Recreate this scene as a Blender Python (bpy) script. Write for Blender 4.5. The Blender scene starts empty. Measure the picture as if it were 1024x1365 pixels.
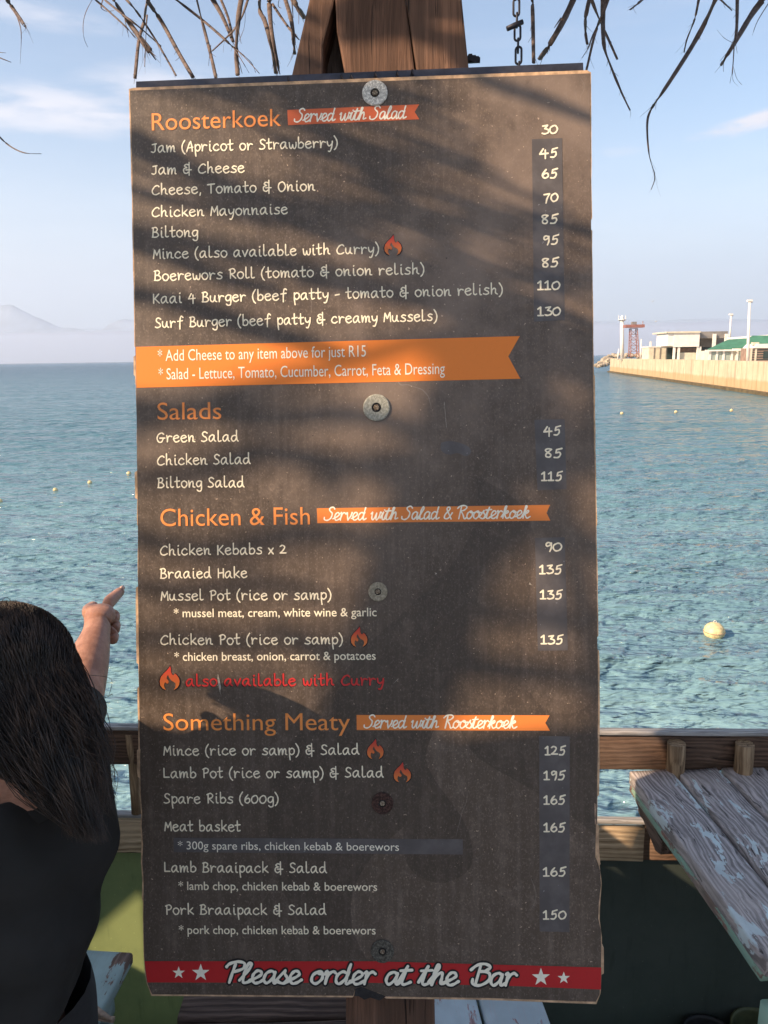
import bpy, bmesh, math, random
import numpy as np
from mathutils import Vector, Matrix, noise
from math import radians as R, sin, cos, tan, pi
sc = bpy.context.scene
COL = sc.collection
rnd = random.Random(7)

# ------------------------------------------------------------------ camera
CAMZ = 1.9
F = 1025.0
RC = Matrix.Rotation(R(2.7), 3, 'Z') @ Matrix.Rotation(R(90 - 11.34), 3, 'X') @ Matrix.Rotation(R(-0.82), 3, 'Z')
CAM = Vector((0, 0, CAMZ))
cd = bpy.data.cameras.new('camera')
cam = bpy.data.objects.new('camera', cd); COL.objects.link(cam)
cam.matrix_world = Matrix.Translation(CAM) @ RC.to_4x4()
cd.sensor_fit = 'VERTICAL'; cd.sensor_height = 36; cd.lens = F / 1365 * 36
cd.clip_start = .05; cd.clip_end = 40000
sc.camera = cam
# ------------------------------------------------------------------ light
SUN_EL, SUN_AZ = 31.0, 61.0            # azimuth: degrees left of straight behind the camera
SUN = Vector((-sin(R(SUN_AZ)) * cos(R(SUN_EL)), -cos(R(SUN_AZ)) * cos(R(SUN_EL)), sin(R(SUN_EL))))
SUN_STRENGTH, SKY_STRENGTH, EXPOSURE = 4.7, 0.108, 1.12
sd = bpy.data.lights.new('sun', 'SUN'); sd.energy = SUN_STRENGTH; sd.angle = R(.5); sd.color = (1, .74, .50)
so = bpy.data.objects.new('sun', sd); COL.objects.link(so)
so.rotation_euler = (-SUN).to_track_quat('-Z', 'Y').to_euler(); so.location = SUN * 30
sc.view_settings.view_transform = 'Standard'; sc.view_settings.look = 'None'
sc.view_settings.exposure = EXPOSURE; sc.view_settings.gamma = 1
sc.view_settings.use_curve_mapping = False
sc.cycles.max_bounces = 8; sc.cycles.volume_bounces = 1; sc.cycles.transparent_max_bounces = 12

# ------------------------------------------------------------------ geometry helpers
def ray(px, py):
    return RC @ Vector(((px - 512) / F, -(py - 682.5) / F, -1))
def P(px, py, d): return CAM + ray(px, py) * d
def on_z(px, py, z):
    r = ray(px, py); return CAM + r * ((z - CAMZ) / r.z)
def on_y(px, py, y):
    r = ray(px, py); return CAM + r * (y / r.y)

# ------------------------------------------------------------------ node helpers
class NT:
    def __init__(s, tree): s.t = tree; s.n = tree.nodes; s.l = tree.links
    def node(s, typ, **kw):
        n = s.n.new(typ)
        for k, v in kw.items():
            if k.startswith('i_'):
                key = k[2:]; key = int(key) if key.isdigit() else key.replace('_', ' ')
                s.put(n.inputs[key], v)
            else: setattr(n, k, v)
        return n
    def put(s, inp, v):
        if hasattr(v, 'is_linked') or isinstance(v, bpy.types.NodeSocket): s.l.new(v, inp)
        else:
            if hasattr(inp, 'default_value'):
                try: inp.default_value = v
                except Exception: inp.default_value = (*v, 1)
    def math(s, op, a, b=0.0, c=0.0, clamp=False):
        n = s.n.new('ShaderNodeMath'); n.operation = op; n.use_clamp = clamp
        s.put(n.inputs[0], a); s.put(n.inputs[1], b); s.put(n.inputs[2], c); return n.outputs[0]
    def vmath(s, op, a, b=(0, 0, 0)):
        n = s.n.new('ShaderNodeVectorMath'); n.operation = op
        s.put(n.inputs[0], a); s.put(n.inputs[1], b); return n.outputs[0]
    def mix(s, f, a, b, mode='MIX'):
        n = s.n.new('ShaderNodeMix'); n.data_type = 'RGBA'; n.blend_type = mode
        s.put(n.inputs[0], f); s.put(n.inputs[6], a if not isinstance(a, tuple) else (*a[:3], 1))
        s.put(n.inputs[7], b if not isinstance(b, tuple) else (*b[:3], 1)); return n.outputs[2]
    def ramp(s, f, lo, hi, a=0.0, b=1.0):
        n = s.n.new('ShaderNodeMapRange'); n.interpolation_type = 'SMOOTHSTEP'
        s.put(n.inputs[0], f); s.put(n.inputs[1], lo); s.put(n.inputs[2], hi); s.put(n.inputs[3], a); s.put(n.inputs[4], b)
        return n.outputs[0]
    def noise(s, vec, scale=5, detail=4, rough=.5, dist=0.0, out=0):
        n = s.n.new('ShaderNodeTexNoise'); s.put(n.inputs['Vector'], vec)
        n.inputs['Scale'].default_value = scale; n.inputs['Detail'].default_value = detail
        n.inputs['Roughness'].default_value = rough; n.inputs['Distortion'].default_value = dist
        return n.outputs[out]
    def scale(s, vec, sx, sy, sz):
        return s.vmath('MULTIPLY', vec, (sx, sy, sz))
    def coord(s, which='Object'):
        return s.n.new('ShaderNodeTexCoord').outputs[which]
    def pos(s): return s.n.new('ShaderNodeNewGeometry').outputs['Position']
    def sep(s, v):
        n = s.n.new('ShaderNodeSeparateXYZ'); s.put(n.inputs[0], v); return n.outputs
    def bump(s, h, strength=.3, dist=.002, nrm=None):
        n = s.n.new('ShaderNodeBump'); s.put(n.inputs['Height'], h)
        n.inputs['Strength'].default_value = strength; n.inputs['Distance'].default_value = dist
        if nrm: s.put(n.inputs['Normal'], nrm)
        return n.outputs[0]
def mat(name, col=(.5, .5, .5), rough=.6, metal=0.0, spec=.5):
    m = bpy.data.materials.new(name); m.use_nodes = True
    nt = NT(m.node_tree); b = nt.n['Principled BSDF']
    b.inputs['Base Color'].default_value = (*col, 1); b.inputs['Roughness'].default_value = rough
    b.inputs['Metallic'].default_value = metal; b.inputs['Specular IOR Level'].default_value = spec
    return m, nt, b
def simple(name, col, rough=.6, metal=0.0, var=.25, scale=30, bump=0.0, spec=.5):
    m, nt, b = mat(name, col, rough, metal, spec)
    n = nt.noise(nt.coord(), scale, 5, .6)
    f = nt.ramp(n, .3, .7)
    c = nt.mix(f, tuple(x * (1 - var) for x in col), tuple(min(1, x * (1 + var)) for x in col))
    nt.put(b.inputs['Base Color'], c)
    if bump: nt.put(b.inputs['Normal'], nt.bump(n, .6, bump))
    return m

# ------------------------------------------------------------------ world: daylight sky with thin clouds
w = bpy.data.worlds.new('World'); sc.world = w; w.use_nodes = True
nt = NT(w.node_tree); bg = nt.n['Background']
sky = nt.node('ShaderNodeTexSky', sky_type='NISHITA')
sky.sun_disc = False; sky.sun_elevation = R(SUN_EL); sky.sun_rotation = R(180 + SUN_AZ)
sky.altitude = 0; sky.air_density = 1.0; sky.dust_density = 1.2; sky.ozone_density = 1.6
gen = nt.coord('Generated')
X, Y, Z = nt.sep(gen)[:3]
az = nt.math('ARCTAN2', X, Y); el = nt.math('ARCSINE', Z)
def azel(px, py):
    d = ray(px, py).normalized(); return math.atan2(d.x, d.y), math.asin(d.z)
n1 = nt.noise(nt.scale(gen, 1, 1, 6.5), 3.2, 7, .58, .3)
n2 = nt.noise(nt.scale(gen, 1, 1, 4.5), 9, 7, .55, .1)
def blob(px, py, wx, wy, slant=0.0):
    a0, e0 = azel(px, py)
    da = nt.math('SUBTRACT', az, a0); de = nt.math('SUBTRACT', el, e0)
    de = nt.math('SUBTRACT', de, nt.math('MULTIPLY', da, slant))
    q = nt.math('ADD', nt.math('POWER', nt.math('DIVIDE', nt.math('ABSOLUTE', da), wx / F), 2), nt.math('POWER', nt.math('DIVIDE', nt.math('ABSOLUTE', de), wy / F), 2))
    return nt.math('SUBTRACT', 1, q, clamp=True)
cl = 0.0
parts = []
for (bx, by, wx, wy, sl, k) in [(60, 146, 260, 34, .02, 1.0), (60, 22, 90, 16, -.05, .6), (995, 166, 85, 12, .2, 1.9), (825, 203, 40, 8, 0, .4), (200, 125, 120, 40, .1, .8), (980, 350, 130, 40, .05, .35)]:
    v = nt.math('MULTIPLY', blob(bx, by, wx, wy, sl), k)
    v = nt.math('MULTIPLY', v, nt.ramp(n2, .36, .66))
    parts.append(v)
cl = parts[0]
for v in parts[1:]: cl = nt.math('MAXIMUM', cl, v)
thin = nt.math('MULTIPLY', nt.ramp(n1, .45, .85), .2)
band = nt.math('MULTIPLY', nt.ramp(el, .0, .30, 1, 0), .80)
cl = nt.math('MAXIMUM', nt.math('MULTIPLY', cl, .85), nt.math('MAXIMUM', thin, band), clamp=True)
skyc = nt.mix(1.0, sky.outputs[0], (.98, .97, .93), 'MULTIPLY')
cloudc = nt.mix(n2, (3.1, 3.25, 3.75), (5.2, 4.95, 5.1))
cloudc = nt.mix(nt.ramp(el, .03, .2, 1, 0), cloudc, (3.0, 3.3, 3.95))
nt.put(bg.inputs[0], nt.mix(cl, skyc, cloudc)); bg.inputs[1].default_value = SKY_STRENGTH

# ------------------------------------------------------------------ object helpers
def link(o, parent=None):
    COL.objects.link(o)
    if parent is not None: o.parent = parent
    return o
def tag(o, label=None, cat=None, group=None, kind=None):
    for k, v in (('label', label), ('category', cat), ('group', group), ('kind', kind)):
        if v: o[k] = v
    return o
def empty(name, loc, label, cat, group=None, rot=None):
    o = bpy.data.objects.new(name, None); o.location = loc; o.empty_display_size = .1
    if rot is not None: o.rotation_euler = rot
    link(o); return tag(o, label, cat, group)
def mesh_obj(name, verts, faces, m, parent=None, smooth=False, local=False):
    """verts in world space unless local; when a parent is given they are carried into its space"""
    me = bpy.data.meshes.new(name)
    if parent is not None and not local:
        inv = wm(parent).inverted(); verts = [inv @ Vector(v) for v in verts]
    me.from_pydata([tuple(v) for v in verts], [], faces)
    if m is not None: me.materials.append(m)
    if smooth: me.polygons.foreach_set('use_smooth', [True] * len(me.polygons))
    me.update()
    o = bpy.data.objects.new(name, me); link(o, parent); return o
def wm(o):
    m = Matrix.LocRotScale(o.location, o.rotation_euler, o.scale)
    return (wm(o.parent) @ m) if o.parent else m
class MB:
    def __init__(s): s.v = []; s.f = []
    def add(s, v, f):
        k = len(s.v); s.v += [Vector(x) for x in v]; s.f += [[i + k for i in q] for q in f]; return s
    def box(s, x0, x1, y0, y1, z0, z1, M=None):
        v = [Vector((x, y, z)) for x in (x0, x1) for y in (y0, y1) for z in (z0, z1)]
        if M is not None: v = [M @ q for q in v]
        return s.add(v, [(0, 1, 3, 2), (4, 6, 7, 5), (0, 4, 5, 1), (2, 3, 7, 6), (0, 2, 6, 4), (1, 5, 7, 3)])
    def tube(s, pts, rad, n=8, flat=1.0, side=None, cap=True):
        pts = [Vector(p) for p in pts]; k = len(s.v)
        if not hasattr(rad, '__len__'): rad = [rad] * len(pts)
        for i, p in enumerate(pts):
            t = (pts[min(i + 1, len(pts) - 1)] - pts[max(i - 1, 0)]).normalized()
            a = side if side is not None else (Vector((0, 0, 1)) if abs(t.z) < .9 else Vector((0, 1, 0)))
            u = t.cross(a).normalized(); v = u.cross(t).normalized()
            for j in range(n):
                an = 2 * pi * j / n
                s.v.append(p + u * cos(an) * rad[i] + v * sin(an) * rad[i] * flat)
        for i in range(len(pts) - 1):
            for j in range(n):
                a = k + i * n + j; b = k + i * n + (j + 1) % n
                s.f.append([a, b, b + n, a + n])
        if cap:
            s.f.append([k + j for j in range(n)][::-1]); s.f.append([k + (len(pts) - 1) * n + j for j in range(n)])
        return s
    def prism(s, poly, d):
        """poly: list of Vector front points, d: extrusion vector"""
        n = len(poly); k = len(s.v)
        s.v += [Vector(p) for p in poly] + [Vector(p) + d for p in poly]
        s.f.append([k + i for i in range(n)]); s.f.append([k + n + i for i in range(n)][::-1])
        for i in range(n):
            j = (i + 1) % n; s.f.append([k + i, k + n + i, k + n + j, k + j])
        return s
    def build(s, name, m, parent=None, smooth=False, local=False):
        return mesh_obj(name, s.v, s.f, m, parent, smooth, local)
def bevel(o, wd=.004, seg=2):
    bm = bmesh.new(); bm.from_mesh(o.data)
    bmesh.ops.bevel(bm, geom=[e for e in bm.edges if len(e.link_faces) == 2 and e.calc_face_angle(0) > .5], offset=wd, segments=seg, affect='EDGES', profile=.6)
    bm.to_mesh(o.data); bm.free(); return o
def catmull(pts, sub=5):
    out = []
    n = len(pts)
    if n < 3: return [Vector(p) for p in pts]
    for i in range(n - 1):
        p0 = Vector(pts[max(i - 1, 0)]); p1 = Vector(pts[i]); p2 = Vector(pts[i + 1]); p3 = Vector(pts[min(i + 2, n - 1)])
        for k in range(sub):
            t = k / sub
            out.append(.5 * ((2 * p1) + (p2 - p0) * t + (2 * p0 - 5 * p1 + 4 * p2 - p3) * t * t + (3 * p1 - p0 - 3 * p2 + p3) * t ** 3))
    out.append(Vector(pts[-1])); return out

# ------------------------------------------------------------------ materials
def wood(name, c0, c1, c2=None, paint=None, cover=.5, seed=0.0, gscale=1.0, bumpd=.0025, rough=.75, paint2=None, warp_=.045, gf=46):
    """weathered wood, grain along local X; optional flaking paint"""
    m, nt, b = mat(name, c0, rough, 0, .3)
    oi = nt.n.new('ShaderNodeObjectInfo')
    co = nt.vmath('ADD', nt.vmath('ADD', nt.coord(), (seed, seed * .37, seed * .91)), nt.scale(oi.outputs['Location'], 3.7, 5.3, 2.1))
    warp = nt.noise(nt.scale(co, 2.2, 5, 5), 1.6 * gscale, 3, .5, 0, 1)
    wv = nt.vmath('MULTIPLY', nt.vmath('SUBTRACT', warp, (.5, .5, .5)), (.02, warp_, warp_))
    co2 = nt.vmath('ADD', co, wv)
    g1 = nt.noise(nt.scale(co2, 1.8, gf, gf), 2.2 * gscale, 7, .72)
    g2 = nt.noise(nt.scale(co2, 5, 240, 240), 1.6 * gscale, 4, .6)
    rings = nt.node('ShaderNodeTexWave', wave_type='BANDS', bands_direction='Y', i_Scale=26 * gscale, i_Distortion=9.0, i_Detail=3.0, i_Detail_Scale=.7)
    nt.put(rings.inputs['Vector'], nt.scale(co2, .12, 1, 1))
    g = nt.math('ADD', nt.math('MULTIPLY', g1, .5), nt.math('ADD', nt.math('MULTIPLY', g2, .3), nt.math('MULTIPLY', rings.outputs[1], .13)))
    f = nt.ramp(g, .34, .66)
    col = nt.mix(f, c0, c1)
    if c2:
        col = nt.mix(nt.ramp(nt.noise(co, 3.5, 4, .6), .42, .62), col, nt.mix(f, tuple(x * .6 for x in c2), c2))
    cr = nt.ramp(nt.noise(nt.scale(co2, 3.5, 110, 110), 1.0 * gscale, 4, .6), .31, .385, 0, 1)
    col = nt.mix(cr, tuple(x * .25 for x in c0), col)
    h = nt.math('ADD', g, nt.math('MULTIPLY', cr, .5))
    nrm = None
    if paint:
        pm = nt.noise(nt.scale(co, 2.6, 6.5, 6.5), 2.6, 9, .66, .25)
        pm = nt.math('ADD', pm, nt.math('MULTIPLY', nt.math('SUBTRACT', g1, .5), .22))
        lo = .72 - cover * .44
        mk = nt.ramp(pm, lo, lo + .012)
        pc = nt.mix(nt.ramp(nt.noise(co, 9, 5, .6), .35, .65), paint, tuple(x * .82 for x in paint))
        pc = nt.mix(nt.math('MULTIPLY', nt.ramp(g2, .5, .7), .25), pc, c1)
        if paint2:
            mk2 = nt.ramp(pm, lo - .055, lo - .04); col = nt.mix(mk2, col, paint2)
        col = nt.mix(mk, col, pc)
        h = nt.math('ADD', nt.math('MULTIPLY', h, nt.math('SUBTRACT', 1.15, mk)), nt.math('MULTIPLY', mk, .9))
    nt.put(b.inputs['Base Color'], col)
    nt.put(b.inputs['Normal'], nt.bump(h, .9, bumpd))
    return m
M = {}
M['table'] = wood('weathered_purple_grey_wood', (.20, .175, .165), (.64, .57, .55), (.60, .52, .48), paint=(.60, .68, .68), cover=.34, warp_=.10, gf=30, bumpd=.004)
M['table_blue'] = wood('flaking_pale_blue_wood', (.2, .14, .14), (.60, .42, .42), (.60, .38, .37), paint=(.56, .66, .69), cover=.64, seed=4)
M['bench_blue'] = wood('crackled_blue_green_wood', (.13, .09, .07), (.34, .24, .19), (.36, .18, .12), paint=(.40, .52, .49), cover=.74, seed=9)
M['table_side'] = wood('green_edged_wood', (.16, .13, .10), (.38, .30, .25), (.46, .24, .19), paint=(.28, .44, .34), cover=.6, seed=3)
M['rail'] = wood('brown_rail_timber', (.055, .032, .02), (.17, .10, .065), (.2, .13, .09), seed=12)
M['rail_low'] = wood('bleached_rail_timber', (.2, .13, .07), (.70, .55, .37), (.62, .46, .29), seed=15, gscale=.8, bumpd=.004)
M['rail_cap'] = wood('grey_rail_cap', (.22, .21, .20), (.50, .48, .46), seed=17)
M['pole'] = wood('brown_split_pole', (.14, .085, .045), (.42, .29, .17), seed=19)
M['dark_timber'] = wood('dark_brown_timber', (.05, .032, .024), (.19, .13, .10), seed=23, gscale=.7, bumpd=.005)
M['post'] = wood('aged_brown_post', (.075, .038, .023), (.23, .122, .076), (.16, .09, .06), seed=29, gscale=.6, gf=70, bumpd=.005, warp_=.03)
M['post_low'] = wood('mottled_post', (.07, .045, .03), (.24, .17, .12), seed=31)
M['ply'] = simple('plywood_edge', (.50, .33, .20), .8, var=.35, scale=60, bump=.0006)
M['ply_dark'] = simple('plywood_torn', (.34, .23, .16), .85, var=.4, scale=120, bump=.001)
M['frond'] = simple('dry_palm_frond', (.115, .082, .070), .75, var=.4, scale=90)
M['thatch'] = simple('thatch', (.14, .10, .065), .85, var=.4, scale=40)
M['steel'] = simple('black_steel', (.035, .038, .055), .45, .3, .3, 40, .0004)
M['chain'] = simple('dark_chain', (.03, .03, .04), .5, .6, .3, 80)
M['deck'] = wood('deck_timber', (.03, .025, .02), (.09, .075, .06), seed=41)
M['deck_bounce'] = wood('pale_bounce_deck', (.30, .26, .21), (.55, .49, .41), seed=42)  # deck lightened to bounce more light up onto the board
M['shirt'] = simple('black_cotton', (.027, .026, .025), .8, var=.2, scale=6, spec=.2)
M['trousers'] = simple('dark_denim', (.018, .018, .019), .85, var=.2, scale=60)
M['shade_wood'] = wood('shade_screen_boards', (.36, .33, .28), (.62, .58, .5), seed=51)  # wood of the added shade screen, kept pale for bounce light

def wall_paint(name, c, c2):
    m, nt, b = mat(name, c, .7, 0, .3)
    co = nt.coord()
    n = nt.noise(co, 3, 6, .65); n3 = nt.noise(nt.scale(co, 14, 14, 2), 3, 4, .6)
    col = nt.mix(nt.ramp(n, .35, .7), c, c2)
    col = nt.mix(nt.math('MULTIPLY', nt.ramp(n3, .55, .75), .4), col, tuple(x * .6 for x in c))
    sp = nt.ramp(nt.noise(co, 160, 2, .5), .73, .77)
    col = nt.mix(sp, col, tuple(min(1, x * 1.7) for x in c2))
    nt.put(b.inputs['Base Color'], col); nt.put(b.inputs['Normal'], nt.bump(n, .4, .004)); return m
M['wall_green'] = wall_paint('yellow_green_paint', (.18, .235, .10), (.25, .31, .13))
M['wall_dark'] = wall_paint('dark_green_panels', (.038, .050, .042), (.055, .066, .056))  # darker green tone for the right-hand panels

def face_mat(name='printed_dark_face', tint=1.0):
    m, nt, b = mat(name, (.06, .05, .045), .5, 0, .45)
    co = nt.coord()
    big = nt.noise(co, 3.1, 5, .6)
    fine = nt.noise(co, 60, 6, .7)
    streak = nt.noise(nt.scale(co, 46, 1, 2.2), 1.6, 5, .65)
    weave = nt.noise(nt.scale(co, 600, 1, 120), 1, 2, .5)
    z = nt.sep(co)[2]
    col = nt.mix(nt.ramp(big, .2, .8), (.058, .042, .031), (.078, .056, .040))
    col = nt.mix(nt.math('MULTIPLY', nt.ramp(streak, .45, .72), .33), col, (.17, .13, .105))
    col = nt.mix(nt.math('MULTIPLY', nt.ramp(fine, .5, .75), .38), col, (.18, .135, .105))
    col = nt.mix(nt.math('MULTIPLY', nt.ramp(weave, .5, .8), .25), col, (.03, .025, .02))
    dust_glow = nt.math('MULTIPLY', nt.ramp(nt.noise(nt.vmath('ADD', co, (3, 1, 7)), 2.3, 6, .62), .45, .7), nt.ramp(z, .55, 1.25, .08, .92))  # dust mottling paled toward the top, painting in the glare there
    col = nt.mix(dust_glow, col, (.215, .162, .128))
    mot = nt.noise(nt.scale(co, 1, 1, .8), 24, 8, .78)
    col = nt.mix(nt.math('MULTIPLY', nt.ramp(mot, .48, .70), .3), col, (.25, .19, .15))
    col = nt.mix(nt.math('MULTIPLY', nt.ramp(mot, .30, .45, 1, 0), .3), col, (.045, .032, .028))
    gr = nt.noise(nt.scale(co, 1, 1, .7), 330, 3, .7)
    col = nt.mix(nt.math('MULTIPLY', nt.ramp(gr, .52, .70), .45), col, (.24, .185, .15))
    spk = nt.ramp(nt.noise(co, 190, 2, .5), .715, .745)
    col = nt.mix(nt.math('MULTIPLY', spk, .75), col, (.50, .38, .28))
    dk = nt.ramp(nt.noise(nt.vmath('ADD', co, (9, 2, 5)), 140, 2, .5), .74, .77)
    col = nt.mix(nt.math('MULTIPLY', dk, .7), col, (.012, .01, .01))
    sc1 = nt.node('ShaderNodeTexVoronoi', feature='DISTANCE_TO_EDGE', i_Scale=3.3)
    nt.put(sc1.inputs['Vector'], nt.vmath('ADD', nt.scale(co, 2.2, 1, .55), nt.scale(nt.noise(co, 4, 3, .6, 0, 1), .35, 0, .5)))
    scm = nt.math('MULTIPLY', nt.ramp(sc1.outputs[0], .0, .0022, 1, 0), nt.ramp(nt.noise(nt.vmath('ADD', co, (5, 5, 2)), 8, 3, .5), .6, .68))
    col = nt.mix(nt.math('MULTIPLY', scm, .45), col, (.3, .27, .24))
    if tint != 1.0: col = nt.mix(1.0, col, (tint, tint, tint), 'MULTIPLY')
    nt.put(b.inputs['Base Color'], col)
    nt.put(b.inputs['Roughness'], nt.ramp(fine, .3, .7, .42, .62))
    nt.put(b.inputs['Normal'], nt.bump(nt.math('ADD', fine, nt.math('MULTIPLY', weave, .5)), .35, .0006))
    return m
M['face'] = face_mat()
def printed(name, c, c2=None, rough=.5, zlo=0, zhi=1, worn=.25):
    m, nt, b = mat(name, c, rough, 0, .4)
    co = nt.coord()
    col = c
    if c2:
        g = nt.ramp(nt.sep(nt.coord('Generated'))[2], zlo, zhi); col = nt.mix(g, c, c2)
    f = nt.noise(co, 150, 5, .7); w_ = nt.noise(nt.scale(co, 46, 1, 3), 2, 4, .6)
    col = nt.mix(nt.math('MULTIPLY', nt.ramp(f, .5, .8), worn), col, tuple(x * .55 for x in c))
    col = nt.mix(nt.math('MULTIPLY', nt.ramp(w_, .5, .8), worn * .6), col, tuple(x * .7 for x in c))
    nt.put(b.inputs['Base Color'], col); return m
M['cream'] = printed('cream_print', (.90, .81, .61))
M['white_print'] = printed('white_print', (.90, .85, .70))
M['heading'] = printed('orange_heading_print', (.85, .36, .06), (.80, .27, .07))
M['orange'] = printed('orange_banner_print', (.80, .22, .028), worn=.12)
M['ribbon'] = printed('orange_red_ribbon_print', (.64, .13, .045), worn=.2)
M['red'] = printed('red_band_print', (.46, .012, .016), worn=.2)
M['redtext'] = printed('red_text_print', (.55, .03, .028))
M['black'] = printed('black_print', (.006, .006, .007))
M['flame'] = printed('flame_print', (.68, .19, .04), (.50, .035, .03))
M['peach'] = printed('peach_strip_print', (.73, .22, .045), worn=.1)
def tape(name, c):
    m, nt, b = mat(name, c, .5, 0, .4)
    co = nt.coord(); n = nt.noise(co, 26, 5, .6); n2 = nt.noise(nt.scale(co, 80, 1, 6), 2, 4, .6)
    col = nt.mix(nt.ramp(n, .35, .7), c, tuple(x * 1.45 for x in c))
    col = nt.mix(nt.ramp(nt.noise(co, 170, 2, .5), .72, .76), col, (.25, .25, .26))
    nt.put(b.inputs['Base Color'], col); nt.put(b.inputs['Normal'], nt.bump(n2, .3, .0006)); return m
M['tape'] = tape('slate_tape', (.082, .074, .074))
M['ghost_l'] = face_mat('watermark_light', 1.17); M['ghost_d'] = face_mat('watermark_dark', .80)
M['scratch'] = simple('scratched_paint', (.36, .32, .27), .8, var=.3, scale=200)
M['torn'] = simple('torn_laminate', (.02, .018, .018), .8, var=.5, scale=80, bump=.003)
def washer_mat(name, c, c2, sc_=240):
    m, nt, b = mat(name, c, .7, .2, .4)
    n = nt.noise(nt.coord(), sc_, 4, .7)
    nt.put(b.inputs['Base Color'], nt.mix(nt.ramp(n, .44, .6), c, c2)); nt.put(b.inputs['Normal'], nt.bump(n, .5, .0008)); return m
M['w_white'] = washer_mat('white_chipped_washer', (.42, .40, .36), (.80, .77, .70))
M['w_grey'] = washer_mat('grey_washer', (.26, .26, .22), (.40, .40, .34))
M['w_pale'] = washer_mat('pale_washer', (.24, .21, .15), (.38, .34, .26))
M['w_rust'] = washer_mat('rusty_washer', (.03, .014, .01), (.10, .05, .04))
M['w_dark'] = washer_mat('dark_washer', (.06, .055, .045), (.15, .14, .115))
M['screw'] = washer_mat('screw_metal', (.12, .08, .05), (.36, .30, .22), 500)

# ------------------------------------------------------------------ stroke lettering
HAND = {
'a': '9,9 6,10 2,8 0,4 2,0 5,1 8,5 9,9;9,9 9,4 10,1 12,0', 'b': '1,17 1,8 1,1;1,1 4,0 8,1 10,5 8,8 5,9 1,6',
'c': '9,8 6,10 2,8 0,4 2,1 6,0 10,2', 'd': '9,8 5,9 1,7 0,3 3,0 7,2 9,7;9,17 9,8 10,2 12,0',
'e': '1,5 6,6 9,7 8,9 5,10 1,8 0,4 3,0 7,0 10,2', 'f': '11,15 8,17 6,14 5,5 5,-3;1,9 10,10',
'g': '9,9 5,10 1,8 0,4 3,1 7,3 9,8;9,9 9,0 8,-5 4,-6 1,-4', 'h': '1,17 1,0;1,0 2,6 6,9 8,7 8,2 11,0',
'i': '2,10 2,3 3,0 5,0;2,14 2.6,14.6', 'j': '3,10 3,-4 0,-6;3,14 3.6,14.6', 'k': '1,17 1,0;9,10 2,4;3,5 10,0', 'l': '1,17 1,8 1,2 3,0 6,1',
'm': '0,10 1,0;1,0 3,7 6,9 7,6 7,0;7,0 9,7 12,9 13,6 13,1 15,0', 'n': '0,10 1,0;1,0 3,7 7,9 8,6 8,1 11,0',
'o': '5,10 1,8 0,4 3,0 7,0 10,4 9,8 5,10', 'p': '1,10 1,0 2,-8;1,7 5,10 9,8 9,3 5,0 2,2',
'r': '0,10 1,5 1,0;1,0 2,6 5,9 9,8', 's': '9,9 5,10 2,8 4,6 8,4 8,1 4,0 0,1',
't': '3,16 3,4 4,0 8,1;-1,9 8,10', 'u': '0,9 0,3 3,0 6,2 8,9;8,9 8,2 11,0', 'v': '0,9 4,0;4,0 9,10',
'w': '0,9 1,2 3,0 5,2 6,6;6,6 7,1 10,0 12,4 12,9', 'x': '0,9 8,0;8,9 0,0', 'y': '0,9 1,4 4,2 8,5;9,9 8,1 5,-6 2,-6',
'A': '0,0 4,10 7,15;7,15 9,8 10,0;2,5 11,6', 'B': '2,14 1,0;0,14 6,15 9,12 6,8 2,8;3,8 8,7 11,3 7,0 0,0',
'C': '12,12 9,14 4,12 0,6 2,1 7,0 12,2', 'G': '12,12 8,14 2,11 0,5 3,0 8,0 11,5;5,6 14,6',
'H': '1,14 1,0;10,14 10,0;1,7 10,8', 'J': '1,12 8,13;6,13 6,3 3,0 -1,1', 'K': '1,14 1,0;10,14 2,6;3,7 11,0',
'L': '1,15 1,1;1,1 10,1', 'M': '0,0 2,13;2,13 6,5;6,5 11,14;11,14 12,0', 'O': '7,14 2,12 0,6 3,0 8,0 12,6 10,12 7,14',
'P': '2,14 2,0;0,13 6,15 10,12 8,8 3,7', 'R': '2,14 2,0;0,13 6,15 10,12 8,8 3,7;3,7 11,0',
'S': '10,13 6,15 2,13 3,9 8,6 9,2 4,0 0,1', 'T': '0,13 12,14;6,14 6,0',
'&': '9.5,13 5,14 2,11.5 6,9;6,9 1,7 1,2 5,0 8.5,2;4.5,5.5 14,5.5;10,17 10,-3', '(': '5,17 1,11 0,5 2,-1 5,-4', ')': '0,17 4,11 5,5 3,-1 0,-4',
',': '2,1 1,-3', '-': '0,5 7,6', '*': '0,8 6,12;6,8 0,12;3,7 3,13',
'0': '6,12 1,9 0,4 3,0 8,1 11,6 9,11 6,12', '1': '0,10 4,13;4,13 4,0;0,0 8,0', '2': '0,11 4,13 8,10 5,5 0,1;0,1 10,1',
'3': '1,12 8,13;8,13 4,8;4,8 9,6 9,2 4,0 0,1', '4': '5,13 0,5;0,5 12,6;8,11 8,-2', '5': '11,14 4,12;4,12 3,7;3,7 8,8 9,4 6,0 1,0',
'6': '6,13 1,7 1,2 5,0 9,3 8,7 4,7 1,4', '7': '0,11 9,12;9,12 5,5 3,-2', '8': '9,12 4,13 1,10 8,4 6,0 2,1 2,5 9,12',
'9': '8,11 4,13 1,10 3,7 8,10;8,12 8,5 6,-1'}
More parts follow.
